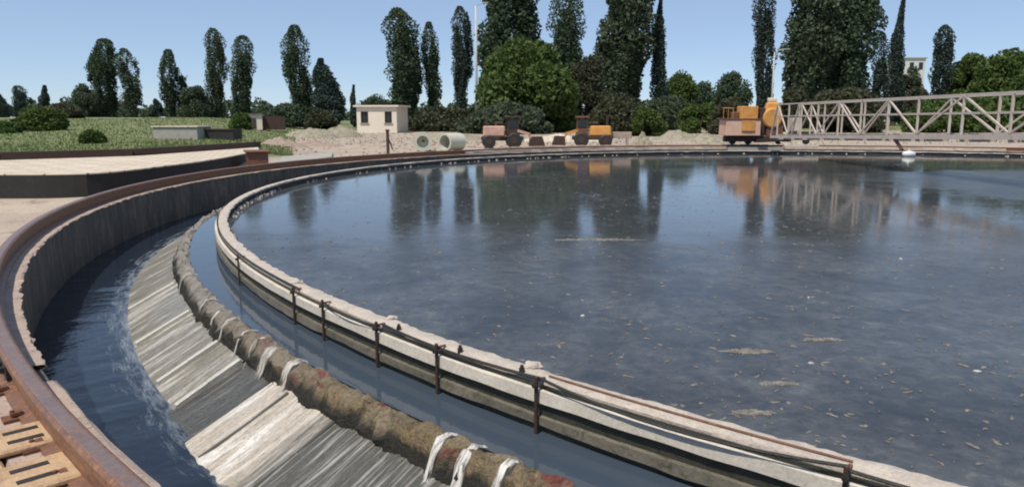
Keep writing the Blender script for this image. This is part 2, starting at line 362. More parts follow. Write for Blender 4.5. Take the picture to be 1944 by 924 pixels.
def ring(name, prof, m, parent=None, ang=None, jit=None, closed=False, smooth=True, kind=None):
    """a profile of (radius, height) swept round the tank centre; jit = per profile point (dr, dz, freq)"""
    A = angles() if ang is None else ang
    full = abs(A[-1] - A[0] - 360) < 1e-3
    if full: A = A[:-1]
    n, k = len(A), len(prof); P = np.array(prof)
    rr = np.repeat(P[None, :, 0], n, 0); zz = np.repeat(P[None, :, 1], n, 0)
    if jit:
        for i, j in enumerate(jit):
            if not j: continue
            s = A * R(1) * 22
            fr, fz = n1(100 + i + (hash(len(name)) % 50)), n1(300 + i)
            rr[:, i] += j[0] * (.6 * fr(s, j[2]) + .4 * fr(s + 9, j[2] * 3.1)); zz[:, i] += j[1] * (.6 * fz(s, j[2]) + .4 * fz(s + 5, j[2] * 2.7))
    a = np.radians(A)[:, None]
    V = np.stack([CX + rr * np.cos(a), CY + rr * np.sin(a), zz], -1).reshape(-1, 3)
    pl = np.concatenate([[0], np.cumsum(np.hypot(np.diff(P[:, 0]), np.diff(P[:, 1])))])
    F = []; UV = []
    segs = n if full else n - 1; kk = k if closed else k - 1
    A2 = np.append(A, A[0] + 360) if full else A
    plx = np.append(pl, pl[-1] + .1)
    for i in range(segs):
        i2 = (i + 1) % n
        for j in range(kk):
            j2 = (j + 1) % k
            F.append((i * k + j, i2 * k + j, i2 * k + j2, i * k + j2))
            u0, u1 = R(A2[i]) * 22, R(A2[i + 1]) * 22
            UV += [(u0, plx[j]), (u1, plx[j]), (u1, plx[j + 1]), (u0, plx[j + 1])]
    if closed and not full:
        F.append(tuple(range(k))); F.append(tuple(range((n - 1) * k, n * k))[::-1]); UV += [(0, 0)] * (2 * k)
    me = bpy.data.meshes.new(name); me.from_pydata([tuple(v) for v in V], [], F)
    uvl = me.uv_layers.new(name='UVMap'); uvl.data.foreach_set('uv', np.array(UV, float).ravel())
    me.materials.append(M[m]); me.update()
    if smooth:
        me.polygons.foreach_set('use_smooth', [True] * len(me.polygons))
        me.set_sharp_from_angle(angle=R(38))
    o = bpy.data.objects.new(name, me); COL.objects.link(o)
    if parent: o.parent = parent
    if kind: o['kind'] = kind
    return o
def sub(lo, hi, step=.16): return np.linspace(lo, hi, max(2, int(round((hi - lo) / step)) + 1))

# ------------------------------------------------------------------ ground (one sheet with the round hole of the tank)
def make_ground():
    rad = np.concatenate([np.linspace(23.46, 32, 30), np.geomspace(32.6, 1600, 60)]); A = np.radians(np.arange(0, 360, 1.0))
    rr, aa = np.meshgrid(rad, A, indexing='ij')
    x = CX + rr * np.cos(aa); y = CY + rr * np.sin(aa); z = ground_z(x, y)
    z += (rng.random(z.shape) - .5) * .05 * sstep(25, 40, rr)
    g = np.maximum(sstep(.24, .36, -x / np.maximum(y, 1)) * sstep(20, 23, y) * sstep(25, 29, rr), sstep(62, 85, rr) * .75)
    nr, na = rr.shape
    V = np.stack([x, y, z], -1).reshape(-1, 3)
    F = [(i * na + j, (i + 1) * na + j, (i + 1) * na + (j + 1) % na, i * na + (j + 1) % na) for i in range(nr - 1) for j in range(na)]
    me = bpy.data.meshes.new('ground'); me.from_pydata([tuple(v) for v in V], [], F)
    at = me.attributes.new('grass', 'FLOAT', 'POINT'); at.data.foreach_set('value', g.ravel())
    me.materials.append(M['ground']); me.polygons.foreach_set('use_smooth', [True] * len(F)); me.update()
    o = bpy.data.objects.new('ground', me); COL.objects.link(o); o['kind'] = 'structure'
make_ground()

# ------------------------------------------------------------------ the settling tank
A_GAP = ang_of(92, 705, 0)
tank = empty('settling_tank', (CX, CY, -1.3))
tag(tank, 'large round concrete settling tank with outer channel, stepped weir and inner baffle wall', 'settling tank')
tank_children = []
def T(o): tank_children.append(o); return o
T(ring('outer_wall', [(23.09, -1.35), (23.085, -.6), (23.09, -.035), (23.50, -.035), (23.52, -1.3)], 'dark_wall', jit=[None, (.012, 0, .7), (.008, 0, 2), None, None]))
for lo, hi in ((A_GAP + .55 - 360, A_GAP - .5), (A_GAP + .55, A_GAP + .56)):
    if hi - lo < 1: continue
    T(ring('wall_coping', [(23.09, -.0345), (23.058, -.02), (23.065, -.004), (23.08, .0), (23.36, .002), (23.505, 0.), (23.515, -.03)], 'lip', ang=np.concatenate([sub(lo, -182, .6) if lo < -182 else [], [a for a in angles(-182 + .1, hi)]]) if lo < -182 else sub(lo, hi),
      jit=[None, (.028, .006, 6), (.03, .008, 6), (.03, .006, 6), None, None, None]))
T(ring('kerb_upstand', [(23.10, -.004), (23.095, .125), (23.105, .135), (23.155, .135), (23.16, -.004)], 'coping', ang=sub(58, 136, .5), jit=[None, (.006, .012, 1.5), (.006, .012, 1.5), (.004, .01, 1.5), None]))
T(ring('tank_floor', [(20.9, -1.34), (23.1, -1.34)], 'dark_wall'))
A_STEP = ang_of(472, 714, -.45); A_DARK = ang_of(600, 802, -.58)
crest_prof = [(21.10, -.75), (21.15, -.48), (21.18, -.375), (21.215, -.348), (21.26, -.338), (21.31, -.348), (21.365, -.395), (21.405, -.48), (21.43, -.58), (21.42, -.68)]
crest = T(ring('weir_crest', crest_prof, 'crest', jit=[None, None, (.02, .012, 3), (.03, .040, 6.2), (.035, .055, 7.1), (.04, .06, 7.7), (.06, .06, 8.4), (.065, .05, 8), (.045, .03, 7), None]))
slope = T(ring('spillway_slope', [(21.42, -.55), (21.75, -.72), (22.06, -.885), (22.09, -1.3)], 'spill_far', ang=sub(A_STEP - 250, -141.96, .3)))
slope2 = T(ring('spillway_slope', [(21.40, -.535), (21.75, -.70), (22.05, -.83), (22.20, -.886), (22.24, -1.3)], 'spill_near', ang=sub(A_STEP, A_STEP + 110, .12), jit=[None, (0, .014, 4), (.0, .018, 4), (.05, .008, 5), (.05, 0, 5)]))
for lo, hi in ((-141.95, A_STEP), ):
    o = T(ring('spillway_slope', [(21.42, -.565), (21.75, -.73), (22.06, -.87), (22.16, -.895), (22.2, -1.3)], 'spill_shade', ang=sub(lo + .01, hi - .01, .12), jit=[None, (0, .012, 4), (.0, .016, 4), (.04, .006, 5), (.04, 0, 5)]))
    o['label'] = 'wet spillway slope with the step shadow painted dark and thin grey streaks'
slope2['label'] = 'pale beige spillway slope streaked with running water'
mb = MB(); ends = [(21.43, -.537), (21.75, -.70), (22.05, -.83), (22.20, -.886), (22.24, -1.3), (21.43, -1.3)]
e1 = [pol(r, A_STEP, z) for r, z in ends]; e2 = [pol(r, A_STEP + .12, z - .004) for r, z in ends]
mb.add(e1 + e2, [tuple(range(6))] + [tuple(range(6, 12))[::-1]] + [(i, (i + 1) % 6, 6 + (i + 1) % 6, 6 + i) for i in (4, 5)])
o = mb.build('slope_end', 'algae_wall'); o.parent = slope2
rib_angles = [-147.8, -143.9, -141.95] + [-152.4]
for a in rib_angles:
    m_ = MB(); w = .16
    prof = [(21.45, -.545), (21.75, -.70), (22.04, -.855)]
    for (r0, z0), (r1, z1) in zip(prof[:-1], prof[1:]):
        m_.bar(pol(r0 - .005, a, z0), pol(r1, a, z1), .058, .06)
    o = m_.build('rib', 'rib', bevel=.006); o.parent = slope
for k in (-.1, 1.1):                                                 # low ridges under the streaming near slope
    a = A_STEP + 1.1 + k * 1.75
    m_ = MB(); m_.bar(pol(21.43, a, -.54), pol(21.75, a, -.70), .03, .022); m_.bar(pol(21.745, a, -.698), pol(22.18, a, -.882), .03, .02)
    o = m_.build('rib', 'spill_near', bevel=.008); o.parent = slope2
# baffle wall: dark face, coping slab, whitewashed board under it
T(ring('baffle_wall', [(20.66, -1.3), (20.655, -.025), (20.765, -.03), (20.77, -.3), (20.78, -.8)], 'algae_wall', jit=[None, None, None, (.008, 0, 3), None]))
T(ring('baffle_coping', [(20.66, -.045), (20.60, -.05), (20.594, -.012), (20.605, .0), (20.68, .004), (20.745, .0), (20.755, -.012), (20.755, -.04)], 'coping',
   jit=[None, (.02, .01, 7), (.028, .01, 7), (.028, .006, 7), None, (.006, .004, 2), (.006, .0, 2), None]))
T(ring('baffle_board', [(20.76, -.058), (20.80, -.060), (20.803, -.142), (20.76, -.146)], 'white_board', ang=None, jit=[None, (.004, .004, 1.2), (.004, .010, 1.2), None], closed=True))
T(ring('lower_board', [(20.76, -.235), (20.80, -.237), (20.803, -.305), (20.76, -.307)], 'olive_board', jit=[None, (.006, .006, 1.6), (.006, .014, 1.6), None], closed=True))
for o in tank_children:
    o.parent = tank; o.matrix_parent_inverse = Matrix.Translation((-CX, -CY, 1.3))

# water
WZ = -.17
def disc(name, r, z, m):
    A = np.radians(np.arange(0, 360, 1.5)); vs = [(CX, CY, z)]; fs = []
    rad = [r * .25, r * .5, r * .75, r]
    for q in rad: vs += [(CX + q * math.cos(a), CY + q * math.sin(a), z) for a in A]
    n = len(A)
    for j in range(n): fs.append((0, 1 + j, 1 + (j + 1) % n))
    for k in range(3):
        for j in range(n): fs.append((1 + k * n + j, 1 + (k + 1) * n + j, 1 + (k + 1) * n + (j + 1) % n, 1 + k * n + (j + 1) % n))
    o = MB().add(vs, fs).build(name, m); o['kind'] = 'structure'
    return o
disc('tank_water', 20.657, WZ, 'tank_water')
ring('channel_water', [(20.76, -.352), (21.0, -.352), (21.215, -.352)], 'channel_water', kind='structure')
ring('outflow_water', [(21.9, -.885), (22.4, -.885), (22.8, -.885), (23.1, -.885)], 'outflow', kind='structure', jit=[None, (0, .012, 3), (0, .012, 2.3), None])

# white water spilling over the crest
def spill_stream(px, py, w, label, z=-.40, thick=.05, r1=21.52, z1=-.645, m='thin_spill'):
    a = ang_of(px, py, z); m_ = MB(); n = 7
    pr = [(21.18, -.36), (21.26, -.325), (21.33, -.34), (21.39, -.41), (21.425, -.515), (21.47, -.60), (r1 + .04, z1)]
    vs = []; fs = []
    half = math.degrees(w / 2 / 21.3)
    for i, (r, zz) in enumerate(pr):
        k = .8 + .3 * random.random()
        for j in range(n):
            u = -1 + 2 * j / (n - 1); bulge = thick * max(0, 1 - u * u) ** .6 * random.uniform(.35, 1.5)
            vs.append(pol(r + bulge * .55, a + half * u * k, zz + bulge * .7 - .012 * abs(u)))
    for i in range(len(pr) - 1):
        for j in range(n - 1): fs.append((i * n + j, i * n + j + 1, (i + 1) * n + j + 1, (i + 1) * n + j))
    o = m_.add(vs, fs).build('spill_stream', m, smooth=True); me = o.data; ul = me.uv_layers.new(name='UVMap')
    off = random.uniform(0, 9)
    for lp in me.loops:
        iv = lp.vertex_index; ul.data[lp.index].uv = (off + (iv % n) / (n - 1) * w * 10, (iv // n) * .5)
    ed = me.attributes.new('edge', 'FLOAT', 'POINT'); ed.data.foreach_set('value', [min(1.0, 2.2 * (1 - abs(-1 + 2 * (q % n) / (n - 1)))) * (1 - max(0, (q // n) - 4) * .3) for q in range(len(me.vertices))])
    tag(o, label, 'water spill', 'white spills over the weir crest')
spill_stream(838, 850, .10, 'thick white spill arching over brown crest, leftmost of the bright trio at bottom edge', thick=.032, m='spill')
spill_stream(893, 872, .11, 'thick white spill arching over the crest, middle of the bright trio at bottom edge', thick=.032, m='spill')
spill_stream(965, 902, .12, 'thick white spill over the crest, rightmost of the bright trio at bottom edge', thick=.032, m='spill')
spill_stream(508, 676, .24, 'broad white spill over the crest where the pale slope begins', thick=.008)
spill_stream(562, 700, .20, 'broad streaky spill over the crest just before the long brown mossy stretch', thick=.010)
spill_stream(470, 640, .08, 'thin pale spill at the top of the dark slope edge', thick=.009)
spill_stream(446, 616, .13, 'narrow spill beside the third pale rib of the slope', thick=.008)
spill_stream(488, 658, .09, 'narrow double spill just left of the broad white one', thick=.012)
spill_stream(428, 600, .11, 'pale ropy spill between the second and third pale ribs', thick=.012)
spill_stream(404, 578, .09, 'narrow spill beside the second pale rib of the slope', thick=.009)
spill_stream(366, 528, .15, 'smallest far spill on the crest near where the weir bends away', thick=.008)

# ------------------------------------------------------------------ rail on the wall
rail = empty('rail', pol(23.255, A_GAP, 0)); tag(rail, 'rusty brown steel rail curving along the top of the tank wall', 'rail')
RL = rail.location.copy()
def RP(o): o.parent = rail; o.matrix_parent_inverse = Matrix.Translation(-RL); return o
h0 = 23.28
RP(ring('rail_bar', [(h0 - .085, .003), (h0 + .085, .003), (h0 + .085, .022), (h0 + .022, .04), (h0 + .018, .14), (h0 + .052, .155), (h0 + .055, .20), (h0 + .04, .215),
             (h0 - .04, .215), (h0 - .055, .20), (h0 - .052, .155), (h0 - .018, .14), (h0 - .022, .04), (h0 - .085, .022)], 'rail', closed=True))
RP(ring('running_surface', [(h0 - .034, .2152), (h0 - .03, .2185), (h0 + .03, .2185), (h0 + .034, .2152)], 'worn'))
m_ = MB(); a = A_GAP - .3
for s in (-1, 1):
    rr_ = h0 + s * .036
    m_.bar(pol(rr_, a - .75, .10), pol(rr_, a + .75, .10), .03, .11)
    for q in (-.55, -.2, .2, .55): m_.bar(pol(rr_ + s * .012, a + q, .10), pol(rr_ + s * .045, a + q, .10), .035, .035)
RP(m_.build('side_plate', 'black'))  # black plates with studs on both sides of the rail
for k in range(46):
    a = -128.5 - k * 1.25 - (k % 3) * .05
    for s in (1,):
        m_ = MB(); rr_ = h0 + s * .11
        m_.bar(pol(rr_ - .03, a, .012), pol(rr_ + .05, a, .012), .10, .016)
        m_.bar(pol(h0 + s * .06, a, .042), pol(h0 + s * .115, a, .036), .05, .02)
        m_.tube([pol(h0 + s * .11, a, .02), pol(h0 + s * .11, a, .06)], .012, 6)
        RP(m_.build('rail_clip', 'rust'))

# platform that carries the photographer, beside the rail, with slotted blocks
A0 = ang_of(20, 745, 0.0)
pf = MB(); aa = sub(A0, -96, .5)
poly = [(pol(23.53, a).x, pol(23.53, a).y) for a in aa] + [(pol(26.5, a).x, pol(26.5, a).y) for a in aa[::-1]]
pf.prism(poly, -.9, .012)
pl = pf.build('service_platform', 'sand', bevel=.015)
tag(pl, 'tan concrete service platform beside the rail at bottom left', 'platform')
for i, (px, py, lab) in enumerate(((52, 822, 'tan slotted anchor block beside the rail, upper one of the two near blocks'), (72, 893, 'tan slotted anchor block beside the rail, lower one at the bottom edge'), )):
    p = on(px, py, .05); ang = math.atan2(p.y - CY, p.x - CX)
    e = empty('anchor_block', (p.x, p.y, .012), ang); tag(e, lab, 'anchor block', 'anchor blocks along the rail')
    bl = MB(); bl.box((.05, 0, .018), (.40, .34, .036)); b_ = bl.build('block', 'sand', e, bevel=.012)
    for s in (-1, 1):
        k = MB(); k.box((.02, s * .07, .036), (.16, .04, .008)); k.build('slot', 'black', e)

# dark light-coloured left terrace: neighbouring raised deck with shade put into its side wall's colour
front = [on(-700, 332, .45), on(-300, 331, .45), on(0, 330, .45), on(100, 330, .45), on(200, 327.5, .45), on(300, 316, .45), on(390, 305, .45), on(470, 290.5, .45), on(492, 284, .45)]
back = [on(490, 279, .45), on(250, 296, .45), on(0, 304, .45), on(-300, 312, .45), on(-700, 318, .45)]
# keep the deck clear of the tank wall
def clear(p, rmin=23.62):
    d = Vector((p.x - CX, p.y - CY)); l = d.length
    if l < rmin: d *= rmin / l; return Vector((CX + d.x, CY + d.y, p.z))
    return p
for _ in range(2):
    nf = [front[0]]
    for p, q in zip(front[:-1], front[1:]): nf += [p.lerp(q, .25), p.lerp(q, .75)]
    front = nf + [front[-1]]
front = [clear(p) for p in front]
dk = empty('raised_deck', (front[2].x, front[2].y, -.5)); dk_i = 0; tag(dk, 'pale concrete deck on a dark shade-painted wall left of the tank', 'concrete deck')
DL = dk.location.copy()
def DP(o): o.parent = dk; o.matrix_parent_inverse = Matrix.Translation(-DL); return o
polyd = [(p.x, p.y) for p in front + back]
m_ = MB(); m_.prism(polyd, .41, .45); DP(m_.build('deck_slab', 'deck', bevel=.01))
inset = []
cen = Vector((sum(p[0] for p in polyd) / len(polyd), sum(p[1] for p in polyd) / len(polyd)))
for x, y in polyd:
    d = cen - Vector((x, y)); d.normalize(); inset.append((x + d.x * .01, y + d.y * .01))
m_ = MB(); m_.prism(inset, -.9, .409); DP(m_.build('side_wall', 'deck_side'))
m_ = MB()
for p, q in zip(back[:-1], back[1:]): m_.bar((p.x, p.y, .56), (q.x, q.y, .56), .3, .26)
kb = m_.build('low_kerb', 'dark_rust'); tag(kb, 'low rust brown kerb wall along the back of the pale deck', 'kerb wall')

# pale slab path on the ground outside the far left wall
q = [on(508, 315, .02), on(506, 301, .02), on(632, 290.5, .02), on(630, 299, .02)]
q = [clear(p, 23.75) for p in q]
m_ = MB(); m_.prism([(p.x, p.y) for p in q], -.4, .06); tag(m_.build('path_slab', 'grey', bevel=.02), 'long pale concrete slab on the ground outside the far left tank wall', 'concrete slab')
# rusty block where deck and tank meet
p = clear(on(489, 318, 0), 23.75); m_ = MB(); m_.box((p.x, p.y, .1), (.7, 1.0, .9), .4); m_.box((p.x, p.y, .58), (.85, 1.15, .07), .4)
tag(m_.build('rusty_housing', 'rust', bevel=.02), 'rusty brown boxy housing between the pale deck and the tank wall', 'housing')

# ------------------------------------------------------------------ posts and wires on the baffle
post_px = [(1040, 712, 'tall rusty post in front of the white board, at the middle bend of the wires'),
           (1620, 872, 'rusty post near the bottom right corner of the photo'),
           (730, 612, 'reddish post with a pale lump of scum beside it'),
           (838, 655, 'dark stubby post with a shorter peg close on its right'),
           (555, 548, 'dark post, upper one of the pair on the curving far left board'),
           (603, 575, 'dark post, lower one of the pair on the curving far left board'),
           (475, 484, 'farthest small dark post at the left bend of the baffle')]
for px, py, lab in post_px:
    a = ang_of(px, py, 0.02)
    e = empty('bracket_post', pol(20.822, a, -.40), R(a)); tag(e, lab, 'post', 'posts on the baffle wall')
    m_ = MB(); m_.box((0, 0, .21), (.020, .026, .47)); m_.build('upright', 'dark_rust', e, bevel=.004)
    m_ = MB(); m_.box((-.05, 0, .414), (.075, .022, .014)); m_.build('arm', 'rust', e, bevel=.004)
    m_ = MB(); m_.tube([(.0, 0, .385), (.03, 0, .385)], .016, 8); m_.build('bolt', 'black', e)
for px, py, lab in ((866, 672, 'short dark peg just right of the stubby post'), (758, 628, 'dark short peg beside the reddish post'), (992, 708, 'short dark peg left of the tall middle post')):
    a = ang_of(px, py, -.01); m_ = MB(); m_.tube([pol(20.735, a, -.02), pol(20.735, a, .03)], .02, 8); m_.tube([pol(20.735, a, .03), pol(20.735, a, .05)], .012, 8)
    tag(m_.build('peg', 'black'), lab, 'peg', 'pegs on the baffle coping')
def wire(a0, a1, r, z, sag, rad, label, m='black'):
    m_ = MB(); n = max(8, int(abs(a1 - a0) / .5)); pts = []
    for i in range(n + 1):
        u = i / n; pts.append(pol(r + .03 * 4 * u * (1 - u) * (1 if sag > 0 else 0), a0 + (a1 - a0) * u, z - sag * 4 * u * (1 - u)))
    m_.tube(pts, rad, 6); tag(m_.build('wire', m), label, 'wire', 'wires strung along the baffle')
pa = [ang_of(px, py, .02) for px, py, _ in post_px]
aM, aR, aN = pa[0], pa[1], pa[2]
wire(aM, aR, 20.80, .03, .055, .010, 'thick dark wire sagging between the middle post and the bottom right post')
wire(aM, aR, 20.69, .012, .0, .007, 'thin brown wire lying straight along the coping right of the middle post', 'rust')
wire(aN, aM, 20.765, .012, .012, .011, 'dark wire between the reddish post and the middle post')
wire(pa[5], aN, 20.79, .0, .02, .009, 'dark wire between the lower left pair post and the reddish post')
wire(aR, aR + 16, 20.80, .01, .03, .010, 'dark wire running off the frame from the bottom right post')
wire(pa[6] - 14, pa[4], 20.76, .012, .0, .010, 'dark wire along the curved far left board')

# pale lumps of scum caught on the baffle coping
for px, py, s, lab in ((1012, 693, .10, 'pale lump of scum caught on the coping left of the middle post'), (745, 603, .08, 'pale lump of scum caught on the coping by the reddish post'), (566, 535, .09, 'pale lump of scum on the far left coping by the dark pair')):
    p = on(px, py, .01); s *= .6; bm = bmesh.new(); bmesh.ops.create_icosphere(bm, subdivisions=3, radius=s)
    for v in bm.verts:
        v.co *= 1 + .35 * math.sin(v.co.x * 60 + 1) * math.sin(v.co.y * 55) * math.sin(v.co.z * 50 + 2) + random.uniform(-.06, .06)
        v.co.z *= .45
    me = bpy.data.meshes.new('scum_lump'); bm.to_mesh(me); bm.free(); me.materials.append(M['coping'])
    o = bpy.data.objects.new('scum_lump', me); COL.objects.link(o); o.location = (p.x, p.y, .01); tag(o, lab, 'scum lump')

# ------------------------------------------------------------------ scum on the tank water
def blob(cx, cy, z, rx, ry, rot, n=18, seed=0, h=.012):
    r = np.random.default_rng(seed); ph = r.uniform(0, 6.28, 4); am = r.uniform(.05, .25, 4)
    a = np.linspace(0, 2 * math.pi, n, endpoint=False); q = 1 + sum(am[i] * np.sin((i + 2) * a + ph[i]) for i in range(4)) + r.uniform(-.12, .12, n)
    x = rx * q * np.cos(a); y = ry * q * np.sin(a); c, s = math.cos(rot), math.sin(rot)
    out = [(cx + c * x[i] - s * y[i], cy + s * x[i] + c * y[i], z) for i in range(n)]
    inn = [(cx + .7 * (c * x[i] - s * y[i]), cy + .7 * (s * x[i] + c * y[i]), z + h * r.uniform(.5, 1.2)) for i in range(n)]
    f = [(i, (i + 1) % n, n + (i + 1) % n, n + i) for i in range(n)] + [(n + i, n + (i + 1) % n, 2 * n) for i in range(n)]
    return out + inn + [(cx, cy, z + h)], f
for px, py, rx, ry, lab in ((1425, 667, .22, .085, 'largest tan raft of scum floating in the middle of the right half'), (1428, 783, .15, .05, 'tan raft of scum floating close to the coping'),
                            (1480, 728, .16, .04, 'faint raft of scum halfway between the two tan rafts'), (1560, 645, .17, .05, 'thin streak of scum right of the largest raft'),
                            (1130, 455, .75, .12, 'long pale streak of scum under the reflected big trees')):
    p = on(px, py, WZ); m_ = MB()
    ctr_ = blob(p.x, p.y, WZ + .001, rx * .85, ry * .55, 0, 26, int(px), .004); m_.add(*ctr_)
    for k in range(70):
        u_, w_ = max(-.8, min(.8, random.gauss(0, .42))), max(-.7, min(.7, random.gauss(0, .42))); w_ *= 1 - abs(u_) * .7; q_ = random.uniform(.25, 1)
        v, f = blob(p.x + u_ * rx, p.y + w_ * ry, WZ + .001, .03 * q_ * (1 + rx), .016 * q_ * (1 + rx), random.uniform(-.6, .6), 9, int(px + k), .01); m_.add(v, f)
    tag(m_.build('scum_raft', 'scum'), lab, 'scum raft', 'rafts of scum on the water')
m_ = MB()
for k in range(1300):
    px, py = random.uniform(480, 1990), 440 + 480 * random.random() ** 1.2
    if k % 4 == 0: py = random.uniform(330, 520)
    p = on(px, py, WZ)
    if math.hypot(p.x - CX, p.y - CY) > 20.5: continue
    s = random.choice((.006, .009, .012, .02)) * (1 + p.y * .02) 
    v, f = blob(p.x, p.y, WZ + .0015, s * random.uniform(.8, 2.2), s * random.uniform(.4, .9), random.uniform(0, 3.1), 8, k, .006); m_.add(v, f)
o = m_.build('floating_scum', 'scum'); o['kind'] = 'stuff'
m_ = MB()
for k in range(900):
    a = random.uniform(-178, -85) if k % 5 else random.uniform(-230, 130); rr_ = 20.60 - abs(random.gauss(0, .035))
    p = pol(rr_, a); s = random.uniform(.012, .035); v, f = blob(p.x, p.y, WZ + .002, s * 1.6, s, R(a + 90), 8, k, random.uniform(.01, .06)); m_.add(v, f)
o = m_.build('scum_crust', 'coping'); o['kind'] = 'stuff'
m_ = MB()
for k in range(7):
    px, py = random.uniform(900, 1940), random.uniform(480, 900); p = on(px, py, WZ)
    if math.hypot(p.x - CX, p.y - CY) > 20.45: continue
    s = random.uniform(.008, .02); v, f = blob(p.x, p.y, WZ + .002, s * 1.7, s, random.uniform(0, 3), 9, k + 50, .012); m_.add(v, f)
o = m_.build('white_foam_flecks', 'foam_white'); o['kind'] = 'stuff'

# white float under the bridge
p = on(1725, 297, WZ); e = empty('white_float', p); tag(e, 'small white float on the water below the bridge', 'float')
m_ = MB(); m_.tube([(-.32, 0, .08), (-.26, 0, .1), (0, 0, .11), (.26, 0, .1), (.32, 0, .08)], [.05, .15, .19, .15, .05], 12); m_.build('hull', 'white', e, smooth=True)
m_ = MB(); m_.tube([(0, 0, .28), (0, 0, .42)], .035, 8); m_.build('stub', 'white', e)

# ------------------------------------------------------------------ scraper bridge
br = empty('scraper_bridge', (14.35, 43.0, .25)); tag(br, 'pinkish lattice truss bridge with an orange motor carriage riding the far rim', 'bridge')
BL = br.location.copy()
def BP(o, par=None):
    if par is None: o.parent = br; o.matrix_parent_inverse = Matrix.Translation(-BL)
    else: o.parent = par
    return o
bx = 14.35; HW = .55
def zb(y): return .72 + (42 - y) * .0225
ys = np.array([38.3, 36.8, 35.2, 33.3, 31.2, 29.2, 27.1, 25.1, 22.6, 20.4, 18.2])
for s in (-1, 1):
    X = bx + s * HW
    m_ = MB(); m_.bar((X, 38.4, 2.46), (X, 18.2, 2.43), .055, .06); BP(m_.build('top_chord', 'bridge'))
    m_ = MB(); m_.bar((X, 39.2, zb(39.2)), (X, 18.2, zb(18.2)), .09, .14); BP(m_.build('bottom_chord', 'bridge'))
    m_ = MB(); m_.bar((X + .005, 38.4, 1.86), (X + .005, 18.2, 1.90), .045, .05); BP(m_.build('mid_rail', 'bridge'))
    for i, y in enumerate(ys):
        m_ = MB(); m_.bar((X, y, zb(y) + .08), (X, y, 2.42), .06, .06); BP(m_.build('vertical', 'bridge'))
        if i + 1 < len(ys):
            y2 = ys[i + 1]; m_ = MB()
            if i % 2 == (0 if s < 0 else 1): m_.bar((X + .01 * s, y, 2.41), (X + .01 * s, y2, zb(y2) + .1), .05, .055)
            else: m_.bar((X + .01 * s, y, zb(y) + .1), (X + .01 * s, y2, 2.41), .05, .055)
            BP(m_.build('diagonal', 'bridge'))
    m_ = MB(); m_.bar((X, 38.4, 2.44), (X, 39.2, zb(39.2) + .09), .07, .075); BP(m_.build('end_brace', 'bridge'))
m_ = MB()
for i in range(30):
    y = 39.1 - i * .70; m_.box((bx, y - .33, zb(y) + .11), (.56, .66, .04))
BP(m_.build('walkway', 'bridge'))
for y in ys:
    m_ = MB(); m_.bar((bx - HW, y, zb(y) - .10), (bx + HW, y, zb(y) - .10), .08, .09); BP(m_.build('cross_beam', 'bridge'))
m_ = MB(); m_.bar((bx - .5, 26.6, zb(26.6) - .05), (bx - .5, 26.0, .62), .08, .09); BP(m_.build('scraper_arm', 'rust'))
# carriage (long side along the rim)
ca = empty('carriage'); BP(ca); ca.matrix_parent_inverse = Matrix(); ca.location = (0, 0, 0)
def box_part(name, px0, px1, py0, py1, depth, m, dy=0.0, bev=.03, taper=1.0):
    a, b = at(px0, py1, 43 + dy), at(px1, py0, 43 + dy)
    m_ = MB(); m_.box(((a.x + b.x) / 2 - BL.x, dy, (a.z + b.z) / 2 - BL.z), (abs(b.x - a.x), depth, abs(b.z - a.z)), 0, taper); return m_.build(name, m, ca, bevel=bev)
box_part('beam', 1374, 1500, 258, 269, .55, 'dark_rust')
box_part('hood', 1371, 1437, 227, 257.5, 1.5, 'hood_paint')
box_part('hood_lip', 1369, 1438, 225.2, 227, 1.6, 'rust', 0, .01)
for q in range(3): box_part('hand_rail', 1373 + q * 9, 1374.4 + q * 9, 206, 225.1, .05, 'orange', -.6, .0)
box_part('hand_rail', 1372, 1393, 204.5, 206, .06, 'orange', -.6, .0)
box_part('motor_box', 1402, 1436, 202, 226.5, .8, 'orange', .1)
box_part('side_panel', 1408, 1434, 230, 249, .06, 'orange', -.79, .01)
box_part('gear_case', 1437.5, 1450, 205, 257.5, .7, 'dark_rust', .05)
box_part('exhaust_box', 1388, 1401, 213, 227.5, .4, 'rust', .15)
a = at(1466, 241, 42.7); m_ = MB(); m_.tube([(a.x - BL.x, -.35, 1.78 - .25), (a.x - BL.x, -.3, 1.78 - .25), (a.x - BL.x, .4, 1.78 - .25), (a.x - BL.x, .45, 1.78 - .25)], [.5, .58, .58, .5], 20); 
m_.build('drum', 'orange', ca, smooth=False)
box_part('drum_guard', 1449.5, 1484, 193, 215, .55, 'orange', .06, .12, .7)
box_part('drum_stand', 1452, 1484, 240, 257.5, .6, 'rust', .05)
box_part('lamp_box', 1458, 1474, 186, 193, .3, 'cream', .1)
box_part('tail_frame', 1500.5, 1542, 250, 266, .5, 'dark_rust', 0.1)
box_part('tail_cover', 1500.5, 1520, 224, 249.5, .5, 'bridge', 0.1)
for wx in (1390, 1420, 1478, 1530):
    a = at(wx, 268, 43); m_ = MB(); m_.tube([(a.x - BL.x, -.16, .20), (a.x - BL.x, -.06, .2), (a.x - BL.x, .06, .2), (a.x - BL.x, .16, .2)], [.16, .2, .2, .16], 18); m_.build('wheel', 'black', ca)
m_ = MB(); m_.bar((bx - BL.x, -.2, .22), (bx - BL.x, -4.3, .42), .5, .2); m_.build('link_beam', 'dark_rust', ca)
m_ = MB(); a = at(1438, 276, 42.2); m_.box((a.x - BL.x, -.62, -.33), (3.3, .05, .36)); m_.build('skirt_plate', 'grey', ca, bevel=.01)
m_ = MB(); a = at(1520, 279, 41.5); m_.box((a.x - BL.x, -1.55, a.z - BL.z), (1.9, .35, .18)); m_.bar((a.x - BL.x - .7, -1.5, a.z - BL.z), (a.x - BL.x - .7, 0, .2), .08); m_.build('skimmer_board', 'bridge', ca, bevel=.01)

